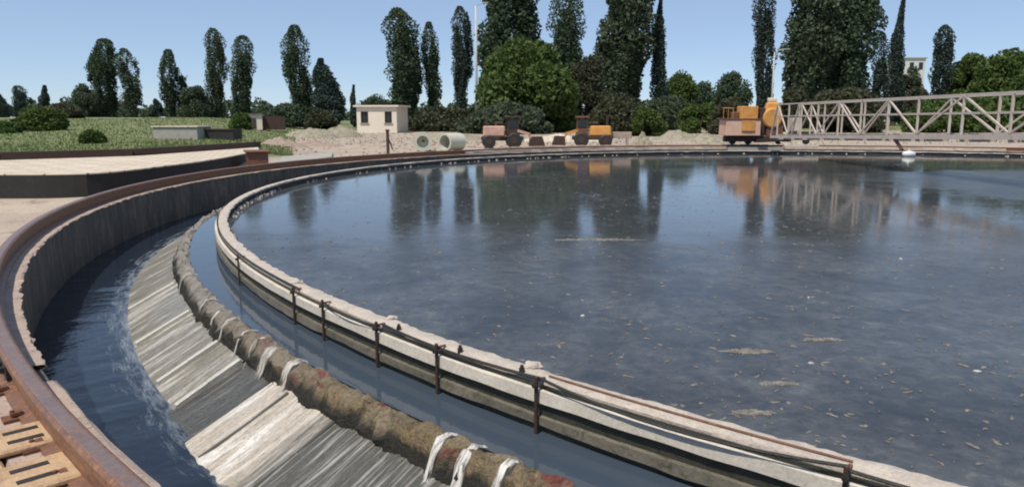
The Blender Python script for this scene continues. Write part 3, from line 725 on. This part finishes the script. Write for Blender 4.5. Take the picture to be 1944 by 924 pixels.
# ------------------------------------------------------------------ buildings and machines beyond the rim
def gnd(px, Y, dz=0.0):
    x = at(px, 230, Y).x; return Vector((x, Y, float(ground_z(x, Y)) + dz))
S0 = 1400.3
def house():
    Y = 80; p = gnd(727, Y); w = (771 - 684) * Y / S0; zt = at(727, 201, Y).z - p.z; d = 4.2
    e = empty('small_house', p, R(-8)); tag(e, 'small cream plastered house with two dark windows among the poplars', 'house')
    m_ = MB(); hw = w / 2 - .3; y0 = -d / 2
    wz0, wz1 = zt * .36, zt * .78; xs = [(-hw * .80, -hw * .42), (hw * .40, hw * .76)]
    edges = [-hw, xs[0][0], xs[0][1], xs[1][0], xs[1][1], hw]
    for i in range(5):
        c = (edges[i] + edges[i + 1]) / 2; ww = edges[i + 1] - edges[i]
        if i in (1, 3):
            m_.box((c, y0 + .15, wz0 / 2), (ww, .3, wz0)); m_.box((c, y0 + .15, (wz1 + zt - .16) / 2), (ww, .3, zt - .16 - wz1))
        else: m_.box((c, y0 + .15, (zt - .16) / 2), (ww, .3, zt - .16))
    m_.box((-hw + .15, .15, (zt - .16) / 2), (.3, d - .3, zt - .16)); m_.box((hw - .15, .15, (zt - .16) / 2), (.3, d - .3, zt - .16)); m_.box((0, d / 2 - .15, (zt - .16) / 2), (2 * hw - .62, .3, zt - .16))
    m_.build('wall', 'cream', e)
    m_ = MB(); m_.box((0, 0, zt - .08), (w, d + .5, .16)); rf = m_.build('roof', 'cream', e, bevel=.02)
    m_ = MB(); m_.box((0, 0, zt + .025), (w - .2, d + .3, .05)); m_.build('roof_felt', 'roof', rf)
    for a, b in xs:
        m_ = MB(); c = (a + b) / 2; ww = b - a
        for q in ((a + .04, .08), (b - .04, .08), (c, .06)): m_.box((q[0], y0 + .16, (wz0 + wz1) / 2), (q[1], .08, wz1 - wz0 - .01))
        for z in (wz0 + .045, wz1 - .045): m_.box((c, y0 + .165, z), (ww - .01, .07, .08))
        fr = m_.build('window', 'bark', e)
        m_ = MB(); m_.box((c, y0 + .21, (wz0 + wz1) / 2), (ww - .02, .02, wz1 - wz0 - .02)); m_.build('pane', 'glass', fr)
        m_ = MB(); m_.box((c, y0 - .04, wz0 - .03), (ww + .2, .14, .06)); m_.build('sill', 'grey', fr)
house()
def shed():
    p = gnd(488, 70); e = empty('shed', p, R(12)); tag(e, 'small cream shed with a dark lean-to at the end of the grass bank', 'shed')
    zt = at(488, 218, 70).z - p.z; m_ = MB(); m_.box((-.1, 0, zt / 2), (1.35, 2, zt)); m_.build('wall', 'cream', e)
    m_ = MB(); m_.box((-.1, 0, zt + .05), (1.6, 2.3, .1)); m_.build('roof', 'roof', e)
    m_ = MB(); m_.box((1.55, .1, zt * .45), (1.9, 1.6, zt * .9)); m_.build('lean_to', 'dark_rust', e)
    m_ = MB(); m_.box((-.25, -1.02, zt * .42), (.55, .06, zt * .7)); m_.build('door', 'bark', e)
shed()
def conc_box():
    p = gnd(345, 46); e = empty('concrete_tank_box', p, R(-4)); tag(e, 'pale rectangular concrete box on the grass beside a dark trough', 'concrete box')
    w = 86 * 46 / S0; zt = at(345, 246, 46).z - p.z; zb_ = at(345, 277, 46).z - p.z
    m_ = MB(); m_.box((0, 0, (zt + zb_) / 2), (w, 1.8, zt - zb_ + .3)); m_.build('body', 'grey', e, bevel=.03)
    m_ = MB(); m_.box((0, 0, zt + .18), (w + .14, 1.95, .08)); m_.build('lid', 'deck', e, bevel=.015)
    p2 = gnd(420, 46.5); e2 = empty('trough', p2, R(-4)); tag(e2, 'dark iron trough right of the pale concrete box', 'trough')
    m_ = MB(); w2 = 62 * 46 / S0; h2 = .62
    for c, d in (((0, -.6, h2 / 2), (w2, .08, h2)), ((0, .6, h2 / 2), (w2, .08, h2)), ((-w2 / 2 + .04, 0, h2 / 2), (.08, 1.12, h2)), ((w2 / 2 - .04, 0, h2 / 2), (.08, 1.12, h2)), ((0, 0, .1), (w2 - .16, 1.12, .06))): m_.box(c, d)
    m_.build('trough_body', 'black', e2)
    m_ = MB(); m_.bar((-w2 / 2, -.65, h2), (w2 / 2, -.65, h2), .08); m_.build('rim', 'dark_rust', e2)
conc_box()
# concrete pipe rings lying by the far rim
def pipe_ring(px, Y, dia, ln, rz, label, thick=.13):
    p = gnd(px, Y); e = empty('concrete_ring', p, rz); tag(e, label, 'concrete ring', 'concrete pipe rings by the far rim')
    n = 28; ro, ri = dia / 2, dia / 2 - thick; vs = []; fs = []
    for y, r in ((-ln / 2, ro), (ln / 2, ro), (ln / 2, ri), (-ln / 2, ri)): vs += [(r * math.cos(2 * math.pi * k / n), y, ro + r * math.sin(2 * math.pi * k / n)) for k in range(n)]
    for q in range(4):
        for k in range(n): fs.append((q * n + k, q * n + (k + 1) % n, ((q + 1) % 4) * n + (k + 1) % n, ((q + 1) % 4) * n + k))
    MB().add(vs, fs).build('ring_shell', 'ring', e)
    return e
e = pipe_ring(802, 41, 1.05, .9, R(6), 'pale green concrete ring standing upright with a plugged hollow', .2)
m_ = MB(); m_.tube([(0, -.1, .525), (0, .3, .525)], .32, 20); m_.build('plug', 'ring', e)
m_ = MB(); m_.tube([(.03, -.14, .55), (.03, -.1, .55)], .09, 14); m_.build('plug_hole', 'roof', e)
pipe_ring(858, 41.5, .98, 1.25, R(-38), 'cream concrete pipe lying with its dark open end facing the tank', .10)
p = gnd(735, 38); m_ = MB(); m_.box((0, 0, .45), (.14, .14, 1.5)); m_.box((.0, 0, 1.2), (.2, .2, .08)); m_.bar((0, 0, .9), (.25, 0, .2), .06)
o = m_.build('brown_post', 'dark_rust', bevel=.01, loc=p); tag(o, 'dark brown leaning stake in front of the small house', 'post')

def tractor(px, Y, label, body, cab, flip=1):
    p = gnd(px, Y); e = empty('loader', p, R(4) if flip > 0 else R(176)); e.scale = (1.12, 1.12, 1.12); tag(e, label, 'loader')
    u = Y / S0
    m_ = MB(); m_.box((.1, 0, .52), (2.3, .9, .22)); m_.box((-.6, 0, .36), (.3, .6, .2)); m_.build('chassis', 'dark_rust', e, bevel=.02)
    m_ = MB(); m_.box((-.35, 0, .92), (1.25, .8, .55), 0, .92); m_.build('body', body, e, bevel=.05)
    m_ = MB()
    for sx in (.4, .95):
        for sy in (-.36, .36): m_.box((sx, sy, 1.15), (.07, .07, 1.0))
    m_.box((.67, 0, 1.68), (.8, .95, .1)); m_.box((.67, 0, .85), (.7, .8, .4)); m_.build('cab', cab, e, bevel=.015)
    m_ = MB(); m_.box((.55, 0, 1.12), (.4, .5, .12)); m_.box((.4, 0, 1.35), (.1, .5, .45)); m_.build('seat', 'black', e)
    for q in range(5):
        m_ = MB(); m_.box((-.97, 0, .74 + q * .08), (.05, .55, .03)); m_.build('grille', 'black', e)
    m_ = MB(); m_.box((.67, -.40, 1.32), (.5, .02, .5)); m_.box((.67, .40, 1.32), (.5, .02, .5)); m_.box((.33, 0, 1.36), (.02, .6, .45)); m_.build('cab_glass', 'glass', e)
    m_ = MB(); m_.tube([(-.2, .25, 1.2), (-.2, .25, 1.34), (.1, .25, 1.34)], .09, 10); m_.build('air_filter', 'dark_rust', e)
    m_ = MB(); m_.bar((.2, -.43, .55), (.2, -.43, .95), .05, .3); m_.bar((-.1, -.46, .62), (.45, -.46, .62), .3, .04); m_.build('step', 'dark_rust', e)
    m_ = MB(); m_.tube([(-.75, -.2, 1.15), (-.75, -.2, 1.75)], .06, 8); m_.build('exhaust', 'dark_rust', e)
    for sy in (-.35, .35):
        m_ = MB(); m_.bar((.9, sy, .95), (1.6, sy, .75), .1, .14); m_.bar((1.55, sy, .78), (1.75, sy, .35), .1); m_.build('arm', body, e)
    m_ = MB(); m_.add([(1.6, -.6, .1), (2.4, -.6, .12), (2.25, -.6, .62), (1.65, -.6, .6), (1.6, .6, .1), (2.4, .6, .12), (2.25, .6, .62), (1.65, .6, .6)], [(0, 1, 2, 3), (7, 6, 5, 4), (0, 4, 5, 1), (1, 5, 6, 2), (3, 7, 4, 0)]); m_.build('bucket', 'dark_rust', e)
    for sx, r in ((-.65, .36), (.72, .42)):
        for sy in (-.48, .48):
            m_ = MB(); m_.tube([(sx, sy - .12, r), (sx, sy - .09, r), (sx, sy + .09, r), (sx, sy + .12, r)], [r * .85, r, r, r * .85], 20); w = m_.build('wheel', 'black', e)
            m_ = MB(); m_.tube([(sx, sy - .14, r), (sx, sy + .14, r)], r * .45, 14); m_.build('hub', 'dark_rust', w)
tractor(950, 45, 'faded pink loader with a rusty cab and a low dark bucket', 'pink', 'dark_rust')
tractor(1128, 47, 'orange loader with its cab left and a pale beam behind it', 'orange', 'rust', -1)
p = gnd(1168, 47.2); m_ = MB(); m_.box((0, 0, .75), (2.1, .4, .4)); m_.box((-.8, 0, .28), (.14, .4, .56)); m_.box((.8, 0, .28), (.14, .4, .56))
tag(m_.build('beam_bench', 'lip', loc=p, bevel=.02), 'pale pinkish beam propped on two legs right of the orange loader', 'beam')

# spoil heaps and rubble
def mound(px, Y, w, h, label, m='mound', d=None):
    h *= .75; p = gnd(px, Y, -.1); n = 26; vs = []; fs = []; sd_ = int(px * 7 + Y); r = np.random.default_rng(sd_); ph = r.uniform(0, 6, 6)
    d = d or w * .7
    for i in range(n):
        for j in range(n):
            x, y = -1 + 2 * i / (n - 1), -1 + 2 * j / (n - 1); q = math.hypot(x, y); g = max(0, 1 - q) ** .8 * (1 + .22 * math.sin(5 * x + ph[0]) * math.sin(4 * y + ph[1]) + .12 * math.sin(13 * x + ph[2]) * math.cos(11 * y + ph[3]))
            vs.append((x * w / 2, y * d / 2, h * g + r.uniform(-.04, .04) * (q < 1) - .05))
    for i in range(n - 1):
        for j in range(n - 1): fs.append((i * n + j, (i + 1) * n + j, (i + 1) * n + j + 1, i * n + j + 1))
    tag(MB().add(vs, fs).build('spoil_heap', m, loc=p), label, 'heap', 'heaps beyond the tank')
mound(1220, 49, 1.7, 1.35, 'steep olive heap right of the orange loader')
mound(590, 62, 5.5, 1.4, 'broad beige heap under the leaning far left poplars')
mound(645, 66, 4.5, 1.6, 'pale rounded heap left of the small house')
mound(530, 44, 3.6, .8, 'low reddish heap behind the long pale slab', 'brick')
mound(600, 46, 4.2, .7, 'low brown heap between the slab and the small house', 'brick')
mound(860, 60, 6, 1.1, 'grassy beige heap behind the concrete rings')
mound(1060, 58, 9, .75, 'wide pale sand heap between the two loaders', 'deck')
mound(1290, 60, 5, 1.2, 'dry grey heap behind the brick strip')
mound(1350, 56, 4, 1.0, 'dry beige heap left of the orange carriage')
m_ = MB()
for k in range(420):
    px = random.uniform(500, 1385); Y = random.uniform(36, 55) if px > 700 else random.uniform(34, 60); p = gnd(px, Y)
    if math.hypot(p.x - CX, p.y - CY) < 24.2: continue
    s = random.uniform(.04, .16); m_.box((p.x, p.y, p.z + s * .25), (s * random.uniform(.7, 1.6), s, s * .7), random.uniform(0, 3), .7)
o = m_.build('rubble', 'brick'); o['kind'] = 'stuff'
# low brick edging along the far rim
m_ = MB()
for a in np.arange(88, 128, .9):
    m_.box(pol(24.6, a + random.uniform(-.1, .1), .10 + random.uniform(-.02, .02)), (.5, .32, .24), R(a + 90) + random.uniform(-.08, .08))
tag(m_.build('stone_edging', 'brick', bevel=.02), 'row of pinkish stone blocks along the far rim left of the carriage', 'edging')

# poles
def pole(px, Y, top, r, label, lamp=False):
    p = gnd(px, Y); h = at(px, top, Y).z - p.z; e = empty('lamp_post' if lamp else 'pole', p); tag(e, label, 'lamp post' if lamp else 'pole')
    m_ = MB(); m_.tube([(0, 0, -.2), (0, 0, h * .5), (0, 0, h)], [r, r * .8, r * .6], 10); m_.build('shaft', 'pale_bark', e, smooth=True)
    m_ = MB(); m_.tube([(0, 0, h - .1), (.4, -.2, h + .25), (1.1, -.5, h + .35)], .05, 8); arm = m_.build('arm', 'pale_bark', e)
    m_ = MB(); m_.box((1.3, -.55, h + .34), (.55, .22, .12)); m_.build('lamp_head', 'grey', e)
pole(905, 95, 12, .20, 'tall pale concrete lamp post left of the round green tree', True)
pole(1463, 90, 100, .11, 'slim pale lamp post behind the orange carriage', True)
# distant white buildings
def block(px0, px1, py0, Y, label, nx, nz):
    a, b = at(px0, py0, Y), at(px1, py0, Y); p = Vector(((a.x + b.x) / 2, Y, float(ground_z((a.x + b.x) / 2, Y)))); w = b.x - a.x; h = a.z - p.z
    e = empty('apartment_block', p); tag(e, label, 'building'); m_ = MB(); m_.box((0, 4, h / 2), (w, 8, h)); m_.build('wall', 'white', e)
    m_ = MB(); m_.box((0, 4, h + .2), (w + .6, 8.6, .4)); m_.build('roof', 'grey', e)
    for i in range(nx):
        for k in range(nz):
            x = -w / 2 + w * (i + .5) / nx; z = h * (k + .55) / nz
            m_ = MB(); m_.box((x, -.02, z), (w / nx * .45, .12, h / nz * .45)); m_.build('window', 'glass', e)
block(1706, 1758, 112, 230, 'white apartment block showing between the poplars at right', 3, 4)
block(1284, 1302, 178, 240, 'tiny far white house among the low trees', 2, 2)

# ------------------------------------------------------------------ trees
def leaf_mesh(name, pts, size, m, parent, flat=.0, seed=0):
    r = np.random.default_rng(seed); n = len(pts); pts = np.asarray(pts)
    a = r.normal(size=(n, 3)); a /= np.linalg.norm(a, axis=1)[:, None]
    b = r.normal(size=(n, 3)); b -= (a * b).sum(1)[:, None] * a; b /= np.linalg.norm(b, axis=1)[:, None]
    s = (size * r.uniform(.6, 1.35, n))[:, None]
    a *= s; b *= s * .62
    V = np.stack([pts - a, pts - b * .9 + a * .1, pts + a, pts + b], 1).reshape(-1, 3)
    me = bpy.data.meshes.new(name); me.vertices.add(4 * n); me.vertices.foreach_set('co', V.ravel().astype(np.float32))
    me.loops.add(4 * n); me.loops.foreach_set('vertex_index', np.arange(4 * n, dtype=np.int32))
    me.polygons.add(n); me.polygons.foreach_set('loop_start', np.arange(0, 4 * n, 4, dtype=np.int32)); me.polygons.foreach_set('loop_total', np.full(n, 4, np.int32))
    me.materials.append(M[m]); me.update(calc_edges=True); me.validate()
    o = bpy.data.objects.new(name, me); COL.objects.link(o); o.parent = parent; return o
def crown_points(kind, h, w, n, seed):
    r = np.random.default_rng(seed)
    if kind in ('poplar', 'spire', 'ragged'):
        P = []
        lobes = 16 if kind != 'spire' else 9
        per = n // (lobes + 10)
        # a column: envelope + upright lobes
        def env(t):
            if kind == 'spire': return np.clip(1.05 - t, 0, 1) ** .75 * sstep(0, .12, t) * .95 + .03
            return (sstep(-.05, .60, t) * .56 + .46) * np.sqrt(np.clip(1 - np.clip((t - .70) / .305, 0, 1) ** 2.2, 0, 1))
        t = r.uniform(.0, 1, 10 * per); a = r.uniform(0, 6.283, 10 * per); q = np.sqrt(r.uniform(.1, 1, 10 * per)) * .92
        wob = 1 + .14 * np.sin(t * 17 + seed) + .1 * np.sin(t * 31 + a * 2)
        rad = env(t) * q * wob * w / 2
        cx = .10 * w * np.sin(t * 4 + seed)
        P.append(np.stack([rad * np.cos(a) + cx, rad * np.sin(a), t * h], 1))
        for k in range(lobes):
            a0 = r.uniform(0, 6.283); t0 = r.uniform(.02, .68) if kind != 'spire' else r.uniform(.0, .6); L = r.uniform(.16, .36); rl = r.uniform(.10, .24) * w * (1.15 if kind == 'ragged' else 1)
            u = r.uniform(0, 1, per); tt = np.clip(t0 + L * u, 0, 1.0); base = env(np.array([t0 + L * .5]))[0] * w / 2 * r.uniform(.5, .92)
            g = r.normal(size=(per, 3)); g /= np.linalg.norm(g, axis=1)[:, None]; g *= (r.uniform(0, 1, per) ** .4)[:, None] * rl * (np.sin(np.pi * np.clip(u * .9 + .08, 0, 1)) ** .6)[:, None]
            lean = (1 - .35 * u)
            P.append(np.stack([base * lean * np.cos(a0) + g[:, 0] + .10 * w * np.sin(tt * 4 + seed), base * lean * np.sin(a0) + g[:, 1], tt * h + g[:, 2]], 1))
        P = np.concatenate(P)
        if kind == 'ragged':
            keep = np.sin(P[:, 2] * 1.1 + P[:, 0] * 2.1 + seed) + np.sin(P[:, 2] * .57 - P[:, 0] * 1.3) > -.95; P = P[keep]
        return P
    P = []; lobes = 26 if kind == 'round' else 16
    per = n // lobes
    for k in range(lobes):
        d = r.normal(size=3); d /= np.linalg.norm(d); d[2] = abs(d[2]) * 1.65 - .82
        if kind == 'cone': tt = r.uniform(0, 1); c = np.array([d[0] * (1 - tt) * w * .3, d[1] * (1 - tt) * w * .3, h * (.1 + .82 * tt)]); rl = w * (.12 + .2 * (1 - tt))
        else: c = np.array([d[0] * w * .33, d[1] * w * .33, h * (.42 + .44 * d[2])]); rl = r.uniform(.14, .24) * w
        g = r.normal(size=(per, 3)); g /= np.linalg.norm(g, axis=1)[:, None]; g *= (r.uniform(.12, 1, per) ** .42)[:, None] * rl; g[:, 2] *= min(1.0, .85 * h / w + .2)
        P.append(c + g)
    P = np.concatenate(P); P[:, 2] = np.maximum(P[:, 2], .15)
    return P
def tree(name, label, kind, px, top, wpx, Y, m, group, n=3600, base=None, cat='tree', lift=.05):
    p = gnd(px, Y); zt = at(px, top, Y).z; h = zt - p.z; w = wpx * Y / S0 * (1.10 if kind == 'poplar' and wpx > 60 else .97 if kind in ('poplar', 'ragged', 'spire') else 1.16); n = int(n * 4.6)
    e = empty(name, p); tag(e, label, cat, group); seed = int(px * 13 + top * 7 + Y) & 0xffff
    leaf = max(.16, w * .036) if kind in ('poplar', 'ragged', 'spire') else max(.16, w * .028)
    pts = crown_points(kind, h * (1 - lift), w, n, seed); pts[:, 2] += h * lift
    leaf_mesh('crown', pts, leaf, m, e, seed=seed)
    r = random.Random(seed); m_ = MB(); tr = max(.1, .018 * h) if kind != 'round' else .03 * h
    top_t = .85 if kind != 'round' else .6
    m_.tube([(0, 0, -.3), (0, 0, h * .06), (.02 * w, 0, h * .35), (.05 * w * r.uniform(-1, 1), 0, h * top_t)], [tr * 1.5, tr, tr * .75, tr * .2], 8)
    for k in range(5):
        a = r.uniform(0, 6.28); z0 = h * r.uniform(.08, .4); L = h * r.uniform(.15, .3); q = w * (.22 if kind != 'round' else .33)
        m_.tube([(0, 0, z0), (q * .6 * math.cos(a), q * .6 * math.sin(a), z0 + L * .5), (q * math.cos(a), q * math.sin(a), z0 + L)], [tr * .5, tr * .35, tr * .1], 6)
    m_.build('trunk', 'bark', e)
    return e
G1 = 'poplars in the tree line'; G2 = 'low trees in the background'; G3 = 'bushes on the grass bank'
TR = [
 # name, label, kind, px, top, width px, distance, material, group, leaves
 ('poplar_tree', 'dark far poplar cut by the left edge of the photo', 'spire', 2, 172, 34, 190, 'conifer', G1, 1500),
 ('poplar_tree', 'dark blunt poplar, second from the left edge', 'poplar', 40, 163, 30, 185, 'conifer', G1, 1500),
 ('conifer_tree', 'slim dark conifer behind the tall bush at far left', 'spire', 88, 162, 34, 170, 'conifer', G1, 1600),
 ('broadleaf_tree', 'dark rounded tree leaning against the left tall poplar', 'round', 170, 150, 52, 140, 'poplar', G2, 2400),
 ('poplar_tree', 'tall dark poplar with blunt top above the rounded tree', 'poplar', 209, 74, 56, 142, 'poplar', G1, 3600),
 ('poplar_tree', 'ragged thin poplar with gaps right of the blunt poplar', 'ragged', 250, 92, 42, 140, 'poplar', G1, 2400),
 ('conifer_tree', 'low dark pointed tree between two groups of left poplars', 'spire', 298, 188, 34, 150, 'conifer', G1, 1200),
 ('poplar_tree', 'slim curved poplar left of a low rounded tree', 'poplar', 328, 94, 34, 145, 'poplar', G1, 2600),
 ('poplar_tree', 'short thin poplar squeezed beside the slim curved poplar', 'ragged', 347, 128, 26, 147, 'poplar', G1, 1600),
 ('broadleaf_tree', 'low rounded tree at the foot of the slim curved poplar', 'round', 373, 155, 58, 143, 'poplar', G2, 2400),
 ('poplar_tree', 'left one of the close pair of poplars above the dark trough', 'poplar', 414, 54, 44, 145, 'poplar', G1, 3400),
 ('poplar_tree', 'right one of the close pair of poplars above the shed', 'poplar', 465, 68, 50, 143, 'poplar', G1, 3600),
 ('poplar_tree', 'tall rounded poplar beside a dark broad cone tree', 'poplar', 572, 48, 56, 140, 'poplar', G1, 3600),
 ('conifer_tree', 'broad dark cone shaped tree right of the tall rounded poplar', 'spire', 620, 112, 78, 136, 'conifer', G1, 3600),
 ('conifer_tree', 'tiny thin dark tree just left of the small house', 'spire', 673, 162, 18, 110, 'conifer', G1, 900),
 ('broadleaf_tree', 'low dark tree peeping over the roof of the small house', 'round', 712, 178, 66, 120, 'poplar', G2, 1800),
 ('poplar_tree', 'wide rounded green poplar right behind the small house', 'poplar', 764, 16, 66, 122, 'poplar', G1, 4200),
 ('poplar_tree', 'slim wavy poplar right of the wide rounded one', 'poplar', 821, 42, 38, 124, 'poplar', G1, 2800),
 ('poplar_tree', 'slim straight dark poplar left of the tall lamp post', 'poplar', 875, 12, 42, 120, 'conifer', G1, 3200),
 ('poplar_tree', 'very tall wide poplar behind the round green tree', 'poplar', 957, -45, 108, 112, 'poplar', G1, 6000),
 ('broadleaf_tree', 'big round bright green tree in front of the tall poplars', 'round', 1002, 58, 172, 84, 'leaf', G2, 9000),
 ('poplar_tree', 'tall poplar rising right behind the round green tree', 'poplar', 1080, -45, 64, 106, 'poplar', G1, 4200),
 ('broadleaf_tree', 'dull olive bushy tree between the two tall central poplars', 'round', 1112, 88, 84, 90, 'dull_leaf', G2, 4200),
 ('poplar_tree', 'widest tall poplar right of the dull olive tree', 'poplar', 1180, -55, 102, 104, 'poplar', G1, 6000),
 ('poplar_tree', 'slim pointed poplar at the right end of the central group', 'spire', 1249, -4, 46, 104, 'conifer', G1, 3400),
 ('broadleaf_tree', 'low green tree at the foot of the slim pointed poplar', 'round', 1288, 130, 74, 140, 'leaf', G2, 2400),
 ('broadleaf_tree', 'hazy low tree in the wide gap of sky', 'round', 1335, 150, 66, 190, 'poplar', G2, 1800),
 ('broadleaf_tree', 'dark low tree left of the right hand poplars', 'round', 1390, 128, 74, 150, 'poplar', G2, 2600),
 ('poplar_tree', 'slim straight poplar left of the slim lamp post', 'poplar', 1441, -40, 46, 108, 'conifer', G1, 3800),
 ('poplar_tree', 'massive dark poplar behind the left end of the bridge', 'poplar', 1523, -60, 98, 104, 'poplar', G1, 6000),
 ('poplar_tree', 'massive dark poplar behind the middle of the bridge', 'poplar', 1608, -55, 92, 106, 'poplar', G1, 6000),
 ('poplar_tree', 'short dark poplar squeezed right of the massive pair', 'poplar', 1664, 62, 36, 115, 'conifer', G1, 2000),
 ('poplar_tree', 'narrow pointed poplar left of the white apartment block', 'spire', 1695, -6, 44, 120, 'conifer', G1, 3000),
 ('conifer_tree', 'dark column shaped conifer right of the white apartment block', 'poplar', 1775, 48, 42, 112, 'conifer', G1, 3000),
 ('broadleaf_tree', 'rounded green tree right of the dark column conifer', 'round', 1830, 82, 88, 118, 'leaf', G2, 3600),
 ('broadleaf_tree', 'broad green tree above the right end of the bridge', 'round', 1900, 74, 116, 100, 'leaf', G2, 5000),
 ('broadleaf_tree', 'green tree cut by the right edge of the photo', 'round', 1965, 66, 100, 110, 'leaf', G2, 3600),
 ('broadleaf_tree', 'small dull tree below the white apartment block', 'round', 1738, 150, 44, 100, 'dull_leaf', G2, 1600),
 ('broadleaf_tree', 'dark leafy treetop partly hiding the white apartment block', 'round', 1722, 100, 48, 125, 'poplar', G2, 2200),
 ('bush', 'tall dark green bush on the grass at far left', 'round', 75, 198, 84, 60, 'leaf', G3, 4200),
 ('bush', 'hazy bush behind the tall dark one at far left', 'round', 118, 198, 66, 95, 'dull_leaf', G3, 2400),
 ('bush', 'small round bush standing alone on the grass bank', 'round', 174, 248, 38, 40, 'leaf', G3, 2200),
 ('bush', 'low bush at the left edge of the grass bank', 'round', 8, 232, 46, 55, 'leaf', G3, 2000),
 ('bush', 'green bush growing against the left side of the shed', 'round', 458, 214, 38, 66, 'leaf', G3, 2000),
 ('bush', 'dark scrub under the leaning far poplars', 'round', 545, 196, 70, 92, 'poplar', G3, 2400),
 ('bush', 'dark scrub behind the beige heap left of the house', 'round', 610, 205, 60, 90, 'dull_leaf', G3, 2000),
 ('bush', 'dark scrub between the small house and the lamp post', 'round', 835, 205, 130, 88, 'dull_leaf', G3, 3200),
 ('bush', 'green bush behind the orange loader', 'round', 1175, 178, 110, 72, 'dull_leaf', G3, 3600),
 ('bush', 'dark green bush right of the steep olive heap', 'round', 1330, 190, 84, 80, 'leaf', G3, 2600),
 ('bush', 'brownish green bush behind the pink hood of the carriage', 'round', 1385, 186, 70, 75, 'dull_leaf', G3, 2400),
 ('bush', 'dark bush behind the left end of the truss', 'round', 1505, 160, 60, 85, 'dull_leaf', G3, 2400),
 ('bush', 'dull bush at the foot of the massive poplars', 'round', 1600, 165, 130, 82, 'dull_leaf', G3, 3600),
 ('bush', 'wide dark scrub behind the pink loader', 'round', 960, 195, 150, 78, 'poplar', G3, 3600),
 ('bush', 'dark scrub filling the gap right of the central poplars', 'round', 1265, 180, 90, 95, 'poplar', G3, 3000),
 ('bush', 'pale green scrub behind the steep olive heap', 'round', 1225, 200, 70, 70, 'leaf', G3, 2400),
 ('bush', 'low bush behind the truss below the column conifer', 'round', 1790, 180, 120, 80, 'leaf', G3, 3200),
 ('bush', 'low green bush seen through the right end of the truss', 'round', 1905, 178, 150, 76, 'leaf', G3, 3600),
]
for nm, lab, kind, px, top, w, Y, m, g, n in TR:
    tree(nm, lab, kind, px, top, w, Y, m, g, n, cat='bush' if nm == 'bush' else 'tree', lift=.0)
# far wood closing the horizon
pts = []
for k in range(240):
    px = random.uniform(-250, 2250); Y = random.uniform(210, 320); p = gnd(px, Y); h = random.uniform(3, 7.5); w = random.uniform(4, 11)
    g = np.random.default_rng(k).normal(size=(170, 3)); g /= np.linalg.norm(g, axis=1)[:, None]; g *= (np.random.default_rng(k + 1).uniform(.2, 1, 170) ** .4)[:, None]
    pts.append(g * [w / 2, w / 2, h / 2] + [p.x, p.y, p.z + h * .45])
e = leaf_mesh('far_wood', np.concatenate(pts), .75, 'poplar', None, seed=3); e['kind'] = 'stuff'
# grass blades on the left bank and dry tufts beyond the rim
n = 22000; px = rng.uniform(-60, 560, n); Y = np.where(px < 270, 25.5, 33.5) + 65 * rng.random(n) ** 2
px2 = rng.uniform(500, 1950, 6000); Y2 = 50 + 60 * rng.random(6000); px = np.concatenate([px, px2]); Y = np.concatenate([Y, Y2])
x = (px - 972) / S0 * Y; z = ground_z(x, Y); ok = (x / Y < -.30) | (Y > 48); x, Y, z = x[ok], Y[ok], z[ok]; n = len(x)
h = rng.uniform(.03, .10, n) * (1 + Y / 70); a = rng.uniform(0, 3.14, n); w = h * .30
V = np.stack([np.stack([x - w * np.cos(a), Y - w * np.sin(a), z - .03], 1), np.stack([x + w * np.cos(a), Y + w * np.sin(a), z - .03], 1), np.stack([x + rng.normal(size=n) * h * .4, Y + rng.normal(size=n) * h * .4, z + h], 1)], 1).reshape(-1, 3)
me = bpy.data.meshes.new('grass'); me.from_pydata([tuple(v) for v in V], [], [(3 * i, 3 * i + 1, 3 * i + 2) for i in range(n)]); me.materials.append(M['grass'])
o = bpy.data.objects.new('grass', me); COL.objects.link(o); o['kind'] = 'stuff'
